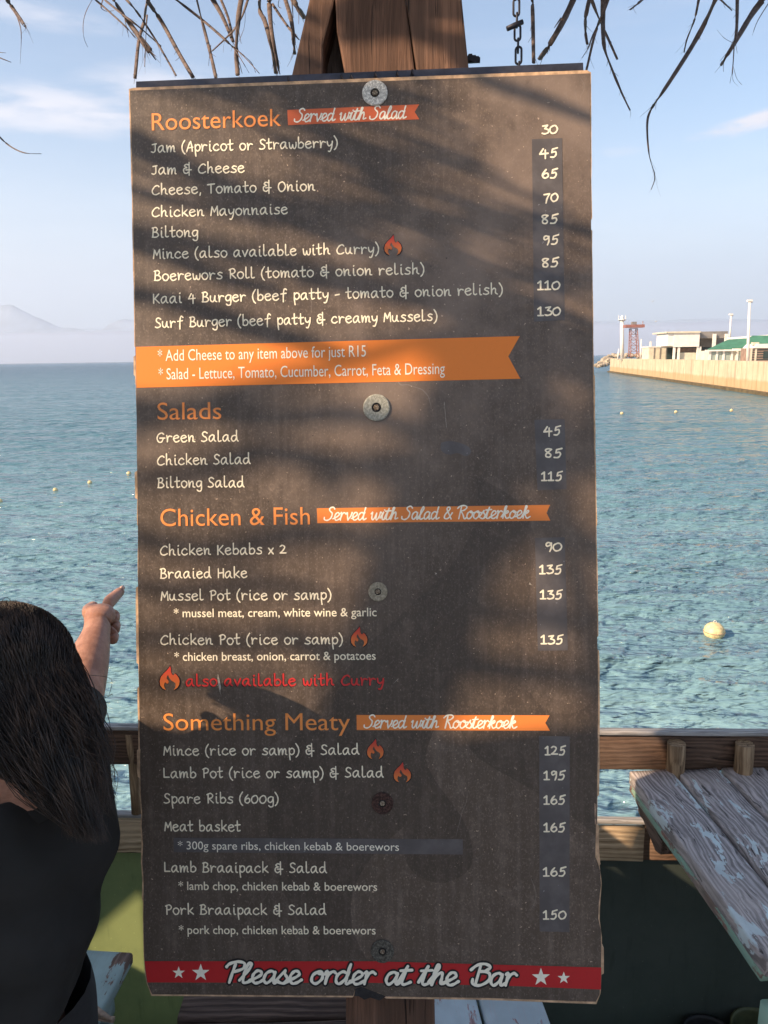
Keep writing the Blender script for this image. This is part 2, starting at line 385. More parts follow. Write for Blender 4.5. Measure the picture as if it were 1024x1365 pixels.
SCRIPT = {
'a': (12, '9,8 6,10 2,8 1,3 4,0 8,4 9,9;9,9 9,3 10,0 13,2'), 'd': (13, '9,8 5,10 1,7 1,2 4,0 8,4 10,10;10,20 9,9 9,3 10,0 14,2'),
'e': (10, '-1,2 4,4 8,7 7,9.5 4,10 1.5,7 1.5,3 4,0 7.5,.5 11,3'), 'r': (9, '0,9 1.5,10 1.5,0;1.5,3 3,8 6,10 8.5,8.5'),
'v': (11, '0,8 2,10 3,6 5,0;5,0 9,6 9.5,10 11,9'), 'w': (17, '0,8 2,10 2,3 4,0 7,3 9,9;9,9 9,2 11,0 14,4 15,10 17,9'),
'i': (7, '-1,2 3,10;3,10 2,3 4,0 8,2;4,14.5 4.3,15'), 't': (8, '-1,2 4,18;4,18 2,3 4,0 9,2;-1,12 8,13'),
'h': (12, '-1,2 4,12 5,19 3,19 2,8 2,0;2,0 4,7 8,10 9,6 9,1 13,2'), 'l': (8, '-1,2 5,12 6,19 4,20 2,10 2,2 4,0 9,2'),
'o': (11, '5,10 1,7 1,2 5,0 9,4 8,9 5,10 6,8 12,8'), 's': (9, '-1,2 5,11;5,11 5,8 8,4 6,0 1,1;6,0 10,2'),
'k': (12, '-1,2 4,12 5,19 3,19 2,8 2,0;2,4 7,10 9,8 3,5;4,5 8,0 13,2'),
'S': (14, '13,18 10,22 5,20 5,15 10,9 9,3 4,0 -1,1 -2,4'), 'R': (15, '4,21 3,0;-2,16 2,21 9,22 13,18 9,12 4,11;4,11 9,5 12,0 16,2'),
'P': (13, '6,19 5,9 4,0;-1,15 1,19 7,22 13,20 13,13 6,9'), 'B': (16, '6,19 5,0;-1,14 3,20 9,22 14,18 11,13 7,12;7,12 14,10 15,4 9,0 3,1 2,5'),
'&': (13, '13,8 8,1 2,1 2,6 8,14 7,19 4,18 4,13 13,0')}
def layout(text, font, gap=3.4, space=9):
    """list of strokes (lists of 2-D points, units: x-height 10), total width"""
    x = 0; out = []; x0 = None
    for ch in text:
        if ch == ' ': x += space + (2 if font == 's' else 0); continue
        if font == 'h':
            ss = [[tuple(map(float, p.split(','))) for p in s.split()] for s in HAND[ch].split(';')]
            wd = max(p[0] for s in ss for p in s); adv = wd + gap
            if ch in '()': ss = [[(a, b) for a, b in s] for s in ss]
            jig = rnd.uniform(-.25, .25)
            ss = [[(a, b + jig) for a, b in s] for s in ss]
        else:
            adv, t = SCRIPT[ch]
            ss = [[tuple(map(float, p.split(','))) for p in s.split()] for s in t.split(';')]
            ss = [[(a, b if b < 10 else 10 + (b - 10) * .62) for a, b in s] for s in ss]
            if ch in 'SRPB': x += 1.5
            ss = [[(a + .24 * b, b) for a, b in s] for s in ss]
        for s in ss: out.append([(a + x, b) for a, b in s])
        x += adv
    xs = [p[0] for s in out for p in s]
    lo, hi = min(xs), max(xs)
    return [[(a - lo, b) for a, b in s] for s in out], hi - lo
def strokes_mesh(strokes, sx, sy, wid, mbv, xform, h, vary=.12, off=(0, 0)):
    """flat ribbons with round ends; every stroke sits a hair above the previous one"""
    for k, s in enumerate(strokes):
        pts = catmull([(a * sx + off[0], b * sy + off[1], 0) for a, b in s], 6) if len(s) > 2 else [Vector((a * sx + off[0], b * sy + off[1], 0)) for a, b in s]
        q = [pts[0]]
        for p in pts[1:]:
            if (p - q[-1]).length > wid * .12: q.append(p)
        if len(q) < 2: q.append(q[0] + Vector((wid * .3, 0, 0)))
        hh = h + (k % 24) * 2.2e-6
        L, Rr = [], []
        n = len(q)
        for i, p in enumerate(q):
            t = (q[min(i + 1, n - 1)] - q[max(i - 1, 0)]); t = t.normalized() if t.length > 0 else Vector((1, 0, 0))
            nn = Vector((-t.y, t.x, 0)); ww = wid * .5 * (1 + vary * sin(i * .9 + k * 1.7))
            L.append(p + nn * ww); Rr.append(p - nn * ww)
        poly_v = []; faces = []
        t0 = (q[0] - q[1]).normalized(); t1 = (q[-1] - q[-2]).normalized()
        def cap(c, a, t):
            nn = a - c; r = nn.length
            return [c + nn * cos(th) + t * r * sin(th) for th in (pi * .25, pi * .5, pi * .75)]
        c0 = cap(q[0], Rr[0], t0); c1 = cap(q[-1], L[-1], t1)
        V = []
        for i in range(n): V += [L[i], Rr[i]]
        for i in range(n - 1): faces.append([2 * i, 2 * i + 1, 2 * i + 3, 2 * i + 2])
        b0 = len(V); V += c0; faces.append([0] + [b0 + 2, b0 + 1, b0] + [1])
        b1 = len(V); V += c1; faces.append([2 * n - 1, b1 + 2, b1 + 1, b1, 2 * n - 2])
        mbv.add([xform(v.x, v.y, hh + 1.5e-6 * (j / max(1, len(V)))) for j, v in enumerate(V)], faces)

# ================================================================== THE SETTING
WZ = -2.6                                  # water level
# ---- water
def build_water():
    na, nr = 620, 980
    A = np.linspace(R(-45), R(45), na); Rr = np.geomspace(4.5, 420, nr)
    aa, rr = np.meshgrid(A, Rr)
    x = np.sin(aa) * rr; y = np.cos(aa) * rr; z = np.zeros_like(x)
    g = np.random.default_rng(3)
    spacing = rr * (A[1] - A[0])
    for i in range(64):
        lam = 0.09 * (20.0 ** (i / 63.0)); k = 2 * pi / lam
        th = R(112) + g.normal(0, .42); ph = g.uniform(0, 2 * pi)
        amp = lam * .0042 * (1.35 if lam < .45 else .65)
        u = (x * cos(th) + y * sin(th)) * k + ph + 1.3 * np.sin(x * .31 + y * .23 + i) + .6 * np.sin(x * .9 - y * .7 + 2 * i)
        fade = np.clip(lam / (spacing * 2.6) - .6, 0, 1)
        z += amp * fade * (np.sin(u) + .25 * np.sin(2 * u + .5))
    z *= 1 + .35 * np.sin(x * .11 + 1) * np.sin(y * .07)
    edge = np.clip((420 - rr) / 40, 0, 1); z *= edge
    v = np.stack([x, y, z], -1).reshape(-1, 3)
    idx = np.arange(na * nr).reshape(nr, na)
    q = np.stack([idx[:-1, :-1], idx[:-1, 1:], idx[1:, 1:], idx[1:, :-1]], -1).reshape(-1, 4)
    verts = v.tolist(); faces = q.tolist()
    # flat skirt out to the horizon and around behind the viewer
    def ring(r, a0, a1, n): return [(sin(a0 + (a1 - a0) * i / n) * r, cos(a0 + (a1 - a0) * i / n) * r, 0) for i in range(n + 1)]
    b = len(verts); FR = 9000
    verts += ring(FR, R(-45), R(45), na - 1)
    top = (nr - 1) * na
    for i in range(na - 1): faces.append([top + i, top + i + 1, b + i + 1, b + i])
    c = len(verts)
    inner = ring(4.5, R(45), R(315), 60); outer = ring(420, R(45), R(315), 60); far = ring(FR, R(45), R(315), 60)
    verts += inner + outer + far
    for i in range(60):
        faces.append([c + i, c + i + 1, c + 61 + i + 1, c + 61 + i]); faces.append([c + 61 + i, c + 61 + i + 1, c + 122 + i + 1, c + 122 + i])
    d = len(verts); verts.append((0, 0, 0))
    for i in range(60): faces.append([d, c + i + 1, c + i])
    for i in range(na - 1): faces.append([d, i + 1, i])
    m, nt, bs = mat('sea_water', (.1, .2, .25), .1, 0, .5)
    bs.inputs['IOR'].default_value = 1.33
    p = nt.pos(); s_ = nt.sep(p)
    dist = nt.math('LENGTH', 0) if False else None
    ln = nt.n.new('ShaderNodeVectorMath'); ln.operation = 'LENGTH'; nt.put(ln.inputs[0], p); dist = ln.outputs['Value']
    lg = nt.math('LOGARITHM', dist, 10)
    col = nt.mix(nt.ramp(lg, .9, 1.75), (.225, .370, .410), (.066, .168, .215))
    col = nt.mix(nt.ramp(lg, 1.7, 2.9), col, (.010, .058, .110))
    patch = nt.noise(nt.scale(p, .03, .11, 1), 1, 5, .6)
    col = nt.mix(nt.math('MULTIPLY', nt.ramp(patch, .42, .6), .35), col, (.05, .14, .185))
    nt.put(bs.inputs['Base Color'], col)
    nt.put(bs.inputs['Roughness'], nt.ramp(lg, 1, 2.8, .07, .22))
    a1 = nt.noise(nt.scale(p, 1, 2.2, 1), 11, 3, .55)
    a2 = nt.noise(nt.scale(p, .8, 2.2, 1), 1.0, 5, .6)
    a3 = nt.noise(nt.scale(p, .14, .5, 1), 1.0, 6, .65)
    n_1 = nt.bump(a1, .45, .015)
    n_2 = nt.bump(a2, .5, .10, n_1)
    n_3 = nt.bump(a3, .7, 1.3, n_2)
    a4 = nt.noise(nt.scale(p, .03, .11, 1), 1.0, 6, .65)
    n_4 = nt.bump(a4, .7, 4.5, n_3)
    nt.put(bs.inputs['Specular IOR Level'], nt.ramp(lg, 1.2, 2.5, .42, .13))
    nt.put(bs.inputs['Normal'], n_4)
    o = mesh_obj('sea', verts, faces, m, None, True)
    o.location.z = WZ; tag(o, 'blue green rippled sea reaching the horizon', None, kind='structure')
build_water()

# ---- mountains and fog bank, far away
def ridge(name, y, prof, depth, m, seed, label, kind='structure'):
    """prof: list of (px, py) crest points seen from the camera, unprojected on the plane at that distance"""
    pts = [on_y(px, py, y) for px, py in [(a_, b0_ + (5 if name == 'mountains' else 0)) for a_, b0_ in prof]]
    V, Fc = [], []
    rows = 10; g = random.Random(seed)
    fine = []
    for i in range(len(pts) - 1):
        for k in range(8):
            t = k / 8; fine.append(pts[i].lerp(pts[i + 1], t))
    fine.append(pts[-1])
    for p in fine:
        top = p.z + noise.noise(Vector((p.x * .004, seed, 0))) * (p.z - WZ) * .03
        for j in range(rows + 1):
            t = j / rows
            hh = WZ - 5 + (top - WZ + 5) * math.sin(pi * t) ** .8
            hh += noise.fractal(Vector((p.x * .002, t * 3, seed)), 1, 2, 4) * (top - WZ) * .05 * sin(pi * t)
            V.append((p.x * (1 + 0.0 * t), y + depth * (t - .5), hh))
    n = rows + 1
    for i in range(len(fine) - 1):
        for j in range(rows): Fc.append([i * n + j, (i + 1) * n + j, (i + 1) * n + j + 1, i * n + j + 1])
    o = mesh_obj(name, V, Fc, m, None, True); tag(o, label, kind=kind); return o
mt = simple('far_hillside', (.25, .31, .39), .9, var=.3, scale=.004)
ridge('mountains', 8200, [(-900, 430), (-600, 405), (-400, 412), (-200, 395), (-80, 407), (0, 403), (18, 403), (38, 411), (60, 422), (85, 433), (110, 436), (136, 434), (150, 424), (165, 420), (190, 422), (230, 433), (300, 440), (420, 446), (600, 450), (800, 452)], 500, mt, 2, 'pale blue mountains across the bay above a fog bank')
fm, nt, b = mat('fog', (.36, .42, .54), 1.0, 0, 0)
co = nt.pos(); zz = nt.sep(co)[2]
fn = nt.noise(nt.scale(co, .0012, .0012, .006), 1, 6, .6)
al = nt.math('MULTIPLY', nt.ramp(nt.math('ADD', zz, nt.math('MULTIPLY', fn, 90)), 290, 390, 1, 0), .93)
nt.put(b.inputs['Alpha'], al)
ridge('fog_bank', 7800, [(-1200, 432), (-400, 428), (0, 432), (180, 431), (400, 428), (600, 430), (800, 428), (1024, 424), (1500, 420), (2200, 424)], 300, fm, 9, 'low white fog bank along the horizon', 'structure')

# ---- haze
hz = bpy.data.materials.new('haze_air'); hz.use_nodes = True
hn = NT(hz.node_tree); hn.n.remove(hn.n['Principled BSDF'])
pv = hn.node('ShaderNodeVolumePrincipled'); pv.inputs['Density'].default_value = 1.3e-4; pv.inputs['Color'].default_value = (.74, .84, 1, 1); pv.inputs['Anisotropy'].default_value = .2
hn.l.new(pv.outputs[0], hn.n['Material Output'].inputs['Volume'])
hb = MB().box(-9100, 9100, -9100, 9100, WZ - 1.2, 900).build('haze', hz); tag(hb, 'thin sea haze', kind='stuff')

# ---- deck floor
dr = bpy.data.objects.new('deck', None); link(dr); tag(dr, kind='structure')
MB().box(-4, 5, 1.5, 2.06, -.36, -.30).build('lower_floor', M['deck'], dr)
MB().box(-4, 5, -6, 1.5, -.12, -.05).build('deck_base', M['deck_bounce'], dr)
for i in range(44):
    x = -3.0 + i * .145
    o = MB().box(-6.0, 1.5, -.068, .068, -.05, .0).build('deck_board', M['deck_bounce'], None, local=True)
    o.parent = dr; o.location = (x, 0, rnd.uniform(-.003, .003)); o.rotation_euler.z = pi / 2
dr2 = None

# ================================================================== RAILING AND WALL
YW = 1.98
def zat(px, py, y=YW): return on_y(px, py, y).z
def xat(px, py, y=YW): return on_y(px, py, y).x
ZT = zat(850, 979); ZP0 = zat(850, 1027)
ZL1 = zat(830, 1100); ZL0 = zat(830, 1149)
rail = empty('railing_fence', (0, YW, 0), 'weathered timber railing with round posts in front of the sea', 'fence')
def plank_mesh(L, W, T, seg=10, jit=.0015, seed=0, rr=.22):
    """board along X from 0..L, width Y 0..W, thickness Z 0..T with rounded worn edges"""
    r = min(T, W) * rr
    prof = [(0, r), (r * .3, r * .3), (r, 0), (W - r, 0), (W - r * .3, r * .3), (W, r), (W, T - r), (W - r * .3, T - r * .3), (W - r, T), (W * .5, T), (r, T), (r * .3, T - r * .3), (0, T - r)]
    n = len(prof); V = []; Fc = []
    for i in range(seg + 1):
        x = L * i / seg
        for j, (a, b_) in enumerate(prof):
            d = noise.noise_vector(Vector((x * 9 + seed * 3.1, a * 20, b_ * 20 + seed))) * jit
            V.append((x + (d.x * 2 if i in (0, seg) else 0), a + d.y, b_ + d.z))
    for i in range(seg):
        for j in range(n):
            a = i * n + j; c = i * n + (j + 1) % n; Fc.append([a, c, c + n, a + n])
    Fc.append(list(range(n))[::-1]); Fc.append([seg * n + j for j in range(n)])
    return V, Fc
def put_plank(name, parent, m, loc, rot, L, W, T, seg=12, jit=.0015, seed=0, smooth=True, rr=.22):
    V, Fc = plank_mesh(L, W, T, seg, jit, seed, rr)
    o = mesh_obj(name, V, [f[::-1] for f in Fc] if False else Fc, m, parent, smooth, local=True)
    o.location = loc; o.rotation_euler = rot; return o
def rail_board(x0, x1, z0, z1, m, y=YW, T=.022, name='rail_board', seed=0):
    return put_plank(name, rail, m, (x0, y - YW + T, z0), (R(90), 0, 0), x1 - x0, z1 - z0, T, seed=seed, seg=14)
xL = -2.6; xa = xat(190, 1000); xb = xat(800, 1000)
xe = xat(858, 1130)
cap = .028
rail_board(xL, .02, ZP0, ZT - .001, M['rail'], seed=1); rail_board(.024, 3.4, ZP0, ZT - .003, M['rail'], seed=2)
rail_board(xL, xe - 1.0, ZL0, ZL1 - .008, M['rail_low'], y=YW + .002, seed=3); rail_board(xe - .997, xe, ZL0, ZL1 - .010, M['rail_low'], seed=4)
rail_board(xe + .002, 3.4, ZL0 - .004, ZL1 - .004, M['rail'], y=YW + .012, seed=5)
put_plank('rail_cap', rail, M['rail_cap'], (xL, -.004, ZT), (0, 0, 0), 1.9 - .002, .024, .012, seed=6)
put_plank('rail_cap', rail, M['rail_cap'], (xL + 1.9, -.006, ZT - .001), (0, 0, 0), 4.1, .026, .012, seed=7)
put_plank('lower_cap', rail, M['rail_cap'], (xL, .002, ZL1), (0, 0, 0), 6, .026, .010, seed=8)
def rpost(px, wpx, zt, zb, yoff=-.022):
    x = xat(px, 1000); r = wpx * .5 * 2.1 / F
    n = 6; pts = [((zt - zb) * i / n, .002 * sin(i * 2), .0015 * cos(i)) for i in range(n + 1)]
    o = MB().tube(pts, [r * (1.02 - .05 * i / n) for i in range(n + 1)], 18, side=Vector((0, 1, 0))).build('round_post', M['pole'], rail, False, local=True)
    for p in o.data.polygons: p.use_smooth = abs(p.normal.x) < .5
    o.location = (x - 0, yoff, zb); o.rotation_euler = (0, R(-90), 0)
    return o
for px, wd in [(898, 24), (988, 24), (1085, 24)]: rpost(px, wd, ZT - .012, ZL1 + .012)
rpost(174, 15, ZT - .014, ZL1 + .012, .012); rpost(60, 24, ZT - .012, ZL1 + .012); rpost(-60, 24, ZT - .012, ZL1 + .012)
rpost(795, 14, ZT - .03, ZL1 + .012, .05)
# low wall under the rails
wallg = empty('low_wall', (0, YW + .03, 0), 'low painted board wall under the railing, yellow green left and dark green right', 'wall')
xs = [-2.6, -1.75, xat(420, 1200), xat(640, 1200), 1.5, 3.4]
for i in range(5):
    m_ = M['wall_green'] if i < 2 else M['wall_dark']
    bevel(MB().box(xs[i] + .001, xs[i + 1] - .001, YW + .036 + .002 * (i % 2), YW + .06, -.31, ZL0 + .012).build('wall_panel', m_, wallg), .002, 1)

# ================================================================== MENU BOARD
T = R(10.6)
BN = Vector((0, -cos(T), sin(T))); BV = Vector((0, sin(T), cos(T)))
BP0 = P(490, 716, 1.35)
def hit(px, py, h=0.0):
    r = ray(px, py); p0 = BP0 + BN * h
    return CAM + r * ((p0 - CAM).dot(BN) / r.dot(BN))
borg = hit(500, 1332)
board = empty('menu_board', borg, 'tall dark brown menu board with orange headings screwed to a timber post', 'menu board', rot=(-T, 0, 0))
PX = 1.35 / F
def uv(px, py):
    p = hit(px, py) - borg; return p.x, p.dot(BV)
def bl(u, v, h): return Vector((u, -h, v))
def poly_part(name, pts, h, thick, m, parent=board, px=True):
    q = [uv(*p) for p in pts] if px else pts
    # make the front face look outward
    area = sum(q[i][0] * q[(i + 1) % len(q)][1] - q[(i + 1) % len(q)][0] * q[i][1] for i in range(len(q)))
    if area < 0: q = q[::-1]
    bm = bmesh.new()
    vs = [bm.verts.new(bl(a, b_, h)) for a, b_ in q]
    f = bm.faces.new(vs)
    if thick:
        vb = [bm.verts.new(bl(a, b_, h - thick)) for a, b_ in q]
        for i in range(len(q)):
            j = (i + 1) % len(q); bm.faces.new([vs[j], vs[i], vb[i], vb[j]])
        bm.faces.new(vb[::-1])
    bm.normal_update()
    bmesh.ops.triangulate(bm, faces=[f for f in bm.faces if len(f.verts) > 4], quad_method='BEAUTY', ngon_method='EAR_CLIP')
    me = bpy.data.meshes.new(name); bm.to_mesh(me); bm.free(); me.materials.append(m)
    return link(bpy.data.objects.new(name, me), parent)
left = [(173.5, 121), (176, 200), (178, 300), (180, 400), (181, 480), (182.5, 560), (184, 700), (185, 850), (187, 1000), (188, 1060), (190, 1085), (189, 1100), (191, 1125), (190, 1150), (192, 1175), (191.5, 1230), (193, 1285), (196, 1308), (203, 1325)]
bott = [(330, 1326), (471, 1327), (473, 1320), (481, 1316), (494, 1321), (504, 1323), (514, 1328), (650, 1330), (794, 1335)]
right = [(799, 1326), (801, 1300), (801, 1240), (797.5, 1224), (798, 1205), (801, 1180), (800, 1160), (796, 1147), (795, 1120), (796, 1060), (797, 1000), (797, 900), (795, 760), (792, 600), (790, 450), (788, 300), (787, 200), (786.5, 98)]
def dense(pl, amp, seed):
    out = []; g = random.Random(seed)
    for i in range(len(pl)):
        a = pl[i]; c = pl[(i + 1) % len(pl)]; out.append(a)
        d = math.hypot(c[0] - a[0], c[1] - a[1]); n = int(d / 22)
        if n > 0 and d < 400:
            for k in range(1, n): out.append((a[0] + (c[0] - a[0]) * k / n + g.uniform(-amp, amp), a[1] + (c[1] - a[1]) * k / n))
    return out
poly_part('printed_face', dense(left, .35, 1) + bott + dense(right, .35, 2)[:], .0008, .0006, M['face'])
def stepped(side, segs, sgn):
    """plywood edge outline, following the print with chips broken out of it"""
    def xi(y):
        s = sorted(side, key=lambda p: p[1])
        for a, c in zip(s, s[1:]):
            if a[1] <= y <= c[1]: return a[0] + (c[0] - a[0]) * (y - a[1]) / max(1e-6, c[1] - a[1])
        return s[-1][0] if y > s[-1][1] else s[0][0]
    out = []; g = random.Random(5)
    for y0, y1, off in segs:
        y = y0
        while y < y1:
            out.append((xi(y) + sgn * (off + g.uniform(-.35, .35)), y + .5)); y += 24
        out.append((xi(y1) + sgn * off, y1 - .5))
    return out
lsteps = stepped(left, [(118, 462, 1.6), (463, 474, .2), (475, 500, 3.2), (501, 512, 1.5), (513, 628, .3), (629, 664, 3.6), (665, 700, 1), (701, 782, .4), (783, 884, 3.4), (885, 916, .6), (917, 1000, 2.4), (1001, 1036, 4), (1037, 1100, 1.6), (1101, 1200, 2.2), (1201, 1290, 1.0), (1291, 1310, 1.6)], -1)
rsteps = stepped(right, [(96, 292, 1.4), (293, 306, -.5), (307, 500, 1.4), (501, 700, 2.2), (701, 848, 1.5), (849, 866, -.3), (867, 1010, 2.4), (1011, 1060, 3), (1061, 1100, 1), (1101, 1152, 3.4), (1153, 1262, 1.6), (1263, 1298, 4.0), (1299, 1326, 1.2)], 1)
core = lsteps + [(202, 1327.5), (330, 1328.5), (470, 1329.5), (474, 1326), (508, 1327), (515, 1331), (650, 1333), (795, 1338.5)] + rsteps[::-1] + [(783, 93.5), (500, 104), (178, 117)]
poly_part('plywood_panel', core, 0, .012, M['ply'])
poly_part('torn_corner', [(472, 1327), (474, 1318), (482, 1315), (492, 1319), (500, 1322), (514, 1328), (506, 1333), (494, 1329), (486, 1332), (478, 1327)], .0016, .004, M['torn'])
poly_part('splinter', [(794.5, 1098), (797.5, 1100), (796, 1120), (799, 1140), (797, 1149), (793.5, 1142), (794, 1120)], .0014, .004, M['ply'])
poly_part('splinter', [(792, 1070), (795, 1072), (794, 1090), (795.5, 1100), (793, 1098)], .0012, .003, M['ply_dark'])
poly_part('splinter', [(183, 1000), (187.5, 998), (186.5, 1030), (183.5, 1032)], .0012, .004, M['ply'])
# dark steel bar along the top, behind the panel
poly_part('top_bar', [(178, 103.5), (178, 124), (780.5, 100), (779.5, 78)], -.0125, .03, M['steel'])
for (bx, by) in [(384, 107), (468, 103), (500, 100.5), (529, 99), (549, 98), (455, 104)]:
    c = Vector(uv(bx, by)); mb = MB()
    mb.tube([bl(c[0], c[1], -.0125), bl(c[0], c[1], -.006)], .0042, 6).tube([bl(c[0], c[1], -.006), bl(c[0] + .001, c[1] + .004, .004), bl(c[0] + .003, c[1] - .003, .003)], .0016, 5)
    mb.build('hook', M['chain'], board, local=True)
# ghost flame printed in the background
def smooth_poly(pts, sub=6):
    q = catmull([(a, b_, 0) for a, b_ in pts], sub); return [(p.x, p.y) for p in q]
GB = smooth_poly([(604, 938), (586, 962), (576, 979), (568, 1010), (581, 1041), (617, 1092), (630, 1133), (625, 1159), (602, 1174), (581, 1176), (556, 1167), (540, 1143), (538, 1102)]) + smooth_poly([(538, 1102), (499, 1138), (476, 1174), (468, 1205), (471, 1241), (489, 1279)])[1:]
GC = smooth_poly([(604, 938), (617, 979), (638, 1010), (689, 1041), (740, 1071), (786, 1107), (794, 1116)])
GL = smooth_poly([(427, 1276), (386, 1205), (366, 1154), (356, 1092), (361, 1051), (381, 1005), (422, 943), (453, 903), (494, 856), (545, 810), (597, 759), (627, 713), (637, 661), (632, 633)])
GR = smooth_poly([(632, 633), (689, 667), (709, 703), (713, 733), (707, 779), (702, 831), (700, 887), (707, 923), (730, 946), (761, 951), (786, 938), (794, 923)])
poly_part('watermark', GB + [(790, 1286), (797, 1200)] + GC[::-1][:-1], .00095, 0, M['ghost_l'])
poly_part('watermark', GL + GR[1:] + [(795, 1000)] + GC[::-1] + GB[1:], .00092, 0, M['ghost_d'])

H1 = .0012
def bar_part(name, pts, m, h=H1, parent=board): return poly_part(name, pts, h, 0, m, parent)
def text_part(name, text, font, a, c, xh, m, h=.0015, wid=.2, outline=None, outm=None, off=(0, 0), parent=board, space=9, gap=3.4, back=None):
    (u0, v0), (u1, v1) = uv(*a), uv(*c)
    d = Vector((u1 - u0, v1 - v0)); L = d.length; e = d / L; f = Vector((-e.y, e.x))
    s_, wd = layout(text, font, gap, space)
    sx = L / wd; sy = xh * PX / 10
    def X(x, y, hh): return bl(u0 + e.x * x + f.x * y, v0 + e.y * x + f.y * y, hh)
    if back:
        mb = MB(); strokes_mesh(s_, sx, sy, xh * PX * wid * 1.1, mb, X, h - .00012, off=back); mb.build('letter_shadow', M['black'], parent, local=True)
    if outline:
        mb = MB(); strokes_mesh(s_, sx, sy, xh * PX * (wid + outline), mb, X, h - .00014, vary=0); mb.build('letter_outline', outm, parent, local=True)
    mb = MB(); strokes_mesh(s_, sx, sy, xh * PX * wid, mb, X, h); return mb.build(name, m, parent, local=True)
def font_part(name, text, a, c, cap, m, h=.0015, parent=board, bold=0.0, space=1.0):
    (u0, v0), (u1, v1) = uv(*a), uv(*c)
    d = Vector((u1 - u0, v1 - v0)); L = d.length; ang = math.atan2(d.y, d.x)
    cu = bpy.data.curves.new('t', 'FONT'); cu.body = text; cu.size = 1; cu.offset = bold; cu.resolution_u = 4; cu.space_character = space
    ob = bpy.data.objects.new('t', cu); COL.objects.link(ob)
    dg = bpy.context.evaluated_depsgraph_get()
    me = bpy.data.meshes.new_from_object(ob.evaluated_get(dg)); bpy.data.objects.remove(ob)
    xs_ = [v.co.x for v in me.vertices]; lo, hi = min(xs_), max(xs_)
    sx = L / (hi - lo); sy = cap * PX / .69
    for v in me.vertices:
        x, y = (v.co.x - lo) * sx, v.co.y * sy
        v.co = bl(u0 + cos(ang) * x - sin(ang) * y, v0 + sin(ang) * x + cos(ang) * y, h)
    me.materials.clear(); me.materials.append(m); me.name = name
    return link(bpy.data.objects.new(name, me), parent)

# headings
font_part('section_heading', 'Roosterkoek', (203, 174.4), (375, 168.3), 23, M['heading'], bold=.0)
font_part('section_heading', 'Salads', (210.5, 559.6), (295.5, 558.5), 23, M['heading'], bold=.0)
font_part('section_heading', 'Chicken & Fish', (214.5, 701.4), (413.5, 699), 23.5, M['heading'], bold=.0)
font_part('section_heading', 'Something Meaty', (218.5, 973.2), (467, 972.9), 23, M['heading'], bold=.0)
# ribbons
def ribbon(pts, text, a, c, m=M['ribbon']):
    o = bar_part('ribbon_banner', pts, m)
    text_part('lettering', text, 's', a, c, 10.0, M['white_print'], h=.0015, wid=.18, parent=o, space=6)
ribbon([(383.3, 147), (384.3, 167.3), (559, 159.3), (552.8, 149.6), (559, 139.6)], 'Served with Salad', (393, 163.2), (541.6, 158.2))
ribbon([(422.6, 677.5), (423.3, 697.4), (733.6, 694), (728.5, 683.7), (733.3, 673)], 'Served with Salad & Roosterkoek', (432.7, 693.6), (706.6, 690.5), M['peach'])
ribbon([(475.5, 952.8), (475.8, 972.9), (733, 973.7), (726.9, 963.4), (732.7, 953.2)], 'Served with Roosterkoek', (485.8, 970), (689, 970.4), M['peach'])
# orange note banner
nb = bar_part('note_banner', [(181.5, 462.6), (182.5, 517), (693.7, 505), (677.6, 475.3), (693, 448.2)], M['orange'])
bar_part('price_patch', [(463, 458.5), (490.5, 457.5), (491, 477.2), (463.5, 478.2)], M['peach'], .0014, nb)
font_part('lettering', '* Add Cheese to any item above for just R15', (211, 481.6), (488, 475.4), 15, M['white_print'], h=.0017, parent=nb)
font_part('lettering', '* Salad - Lettuce, Tomato, Cucumber, Carrot, Feta & Dressing', (212, 506.2), (593, 498.6), 15, M['white_print'], h=.0017, parent=nb)
# menu lines
LN = [('Jam (Apricot or Strawberry)', 202.2, 203.6, 449.7, 196.6), ('Jam & Cheese', 202.9, 232.8, 325.7, 230), ('Cheese, Tomato & Onion', 203.5, 259.8, 419.8, 254),
('Chicken Mayonnaise', 203.5, 289.4, 383.3, 285.2), ('Biltong', 203.5, 316.6, 263.8, 315.8), ('Mince (also available with Curry)', 205.1, 345, 504.8, 337.6),
('Boerewors Roll (tomato & onion relish)', 206.4, 374.2, 565, 365), ('Kaai 4 Burger (beef patty - tomato & onion relish)', 205.4, 404.6, 669.5, 392.2),
('Surf Burger (beef patty & creamy Mussels)', 207.7, 437, 582.5, 427.4), ('Green Salad', 210, 589.3, 318, 588), ('Chicken Salad', 210.6, 619.9, 334, 618),
('Biltong Salad', 211, 650, 325.7, 649), ('Chicken Kebabs x 2', 214.5, 739.8, 381.4, 738), ('Braaied Hake', 214.5, 770.6, 329.5, 769.6),
('Mussel Pot (rice or samp)', 215.4, 800, 441.3, 798.6), ('Chicken Pot (rice or samp)', 215, 858.8, 456.5, 858), ('Mince (rice or samp) & Salad', 219, 1006.2, 478.7, 1005),
('Lamb Pot (rice or samp) & Salad', 219.3, 1036.4, 511, 1035.4), ('Spare Ribs (600g)', 219.3, 1070, 371, 1070), ('Meat basket', 220.3, 1106.9, 320.5, 1107.2),
('Lamb Braaipack & Salad', 220.3, 1161.6, 435.5, 1162.9), ('Pork Braaipack & Salad', 221.6, 1218, 434.9, 1218.4)]
for t, x0, y0, x1, y1 in LN:
    text_part('menu_line', t, 'h', (x0, y0), (x1, y1), 8.6, M['cream'], wid=.205)
text_part('curry_note', 'also available with Curry', 'h', (249, 914), (511.3, 912.6), 9.2, M['redtext'], wid=.24, back=(-.0011, -.0009))
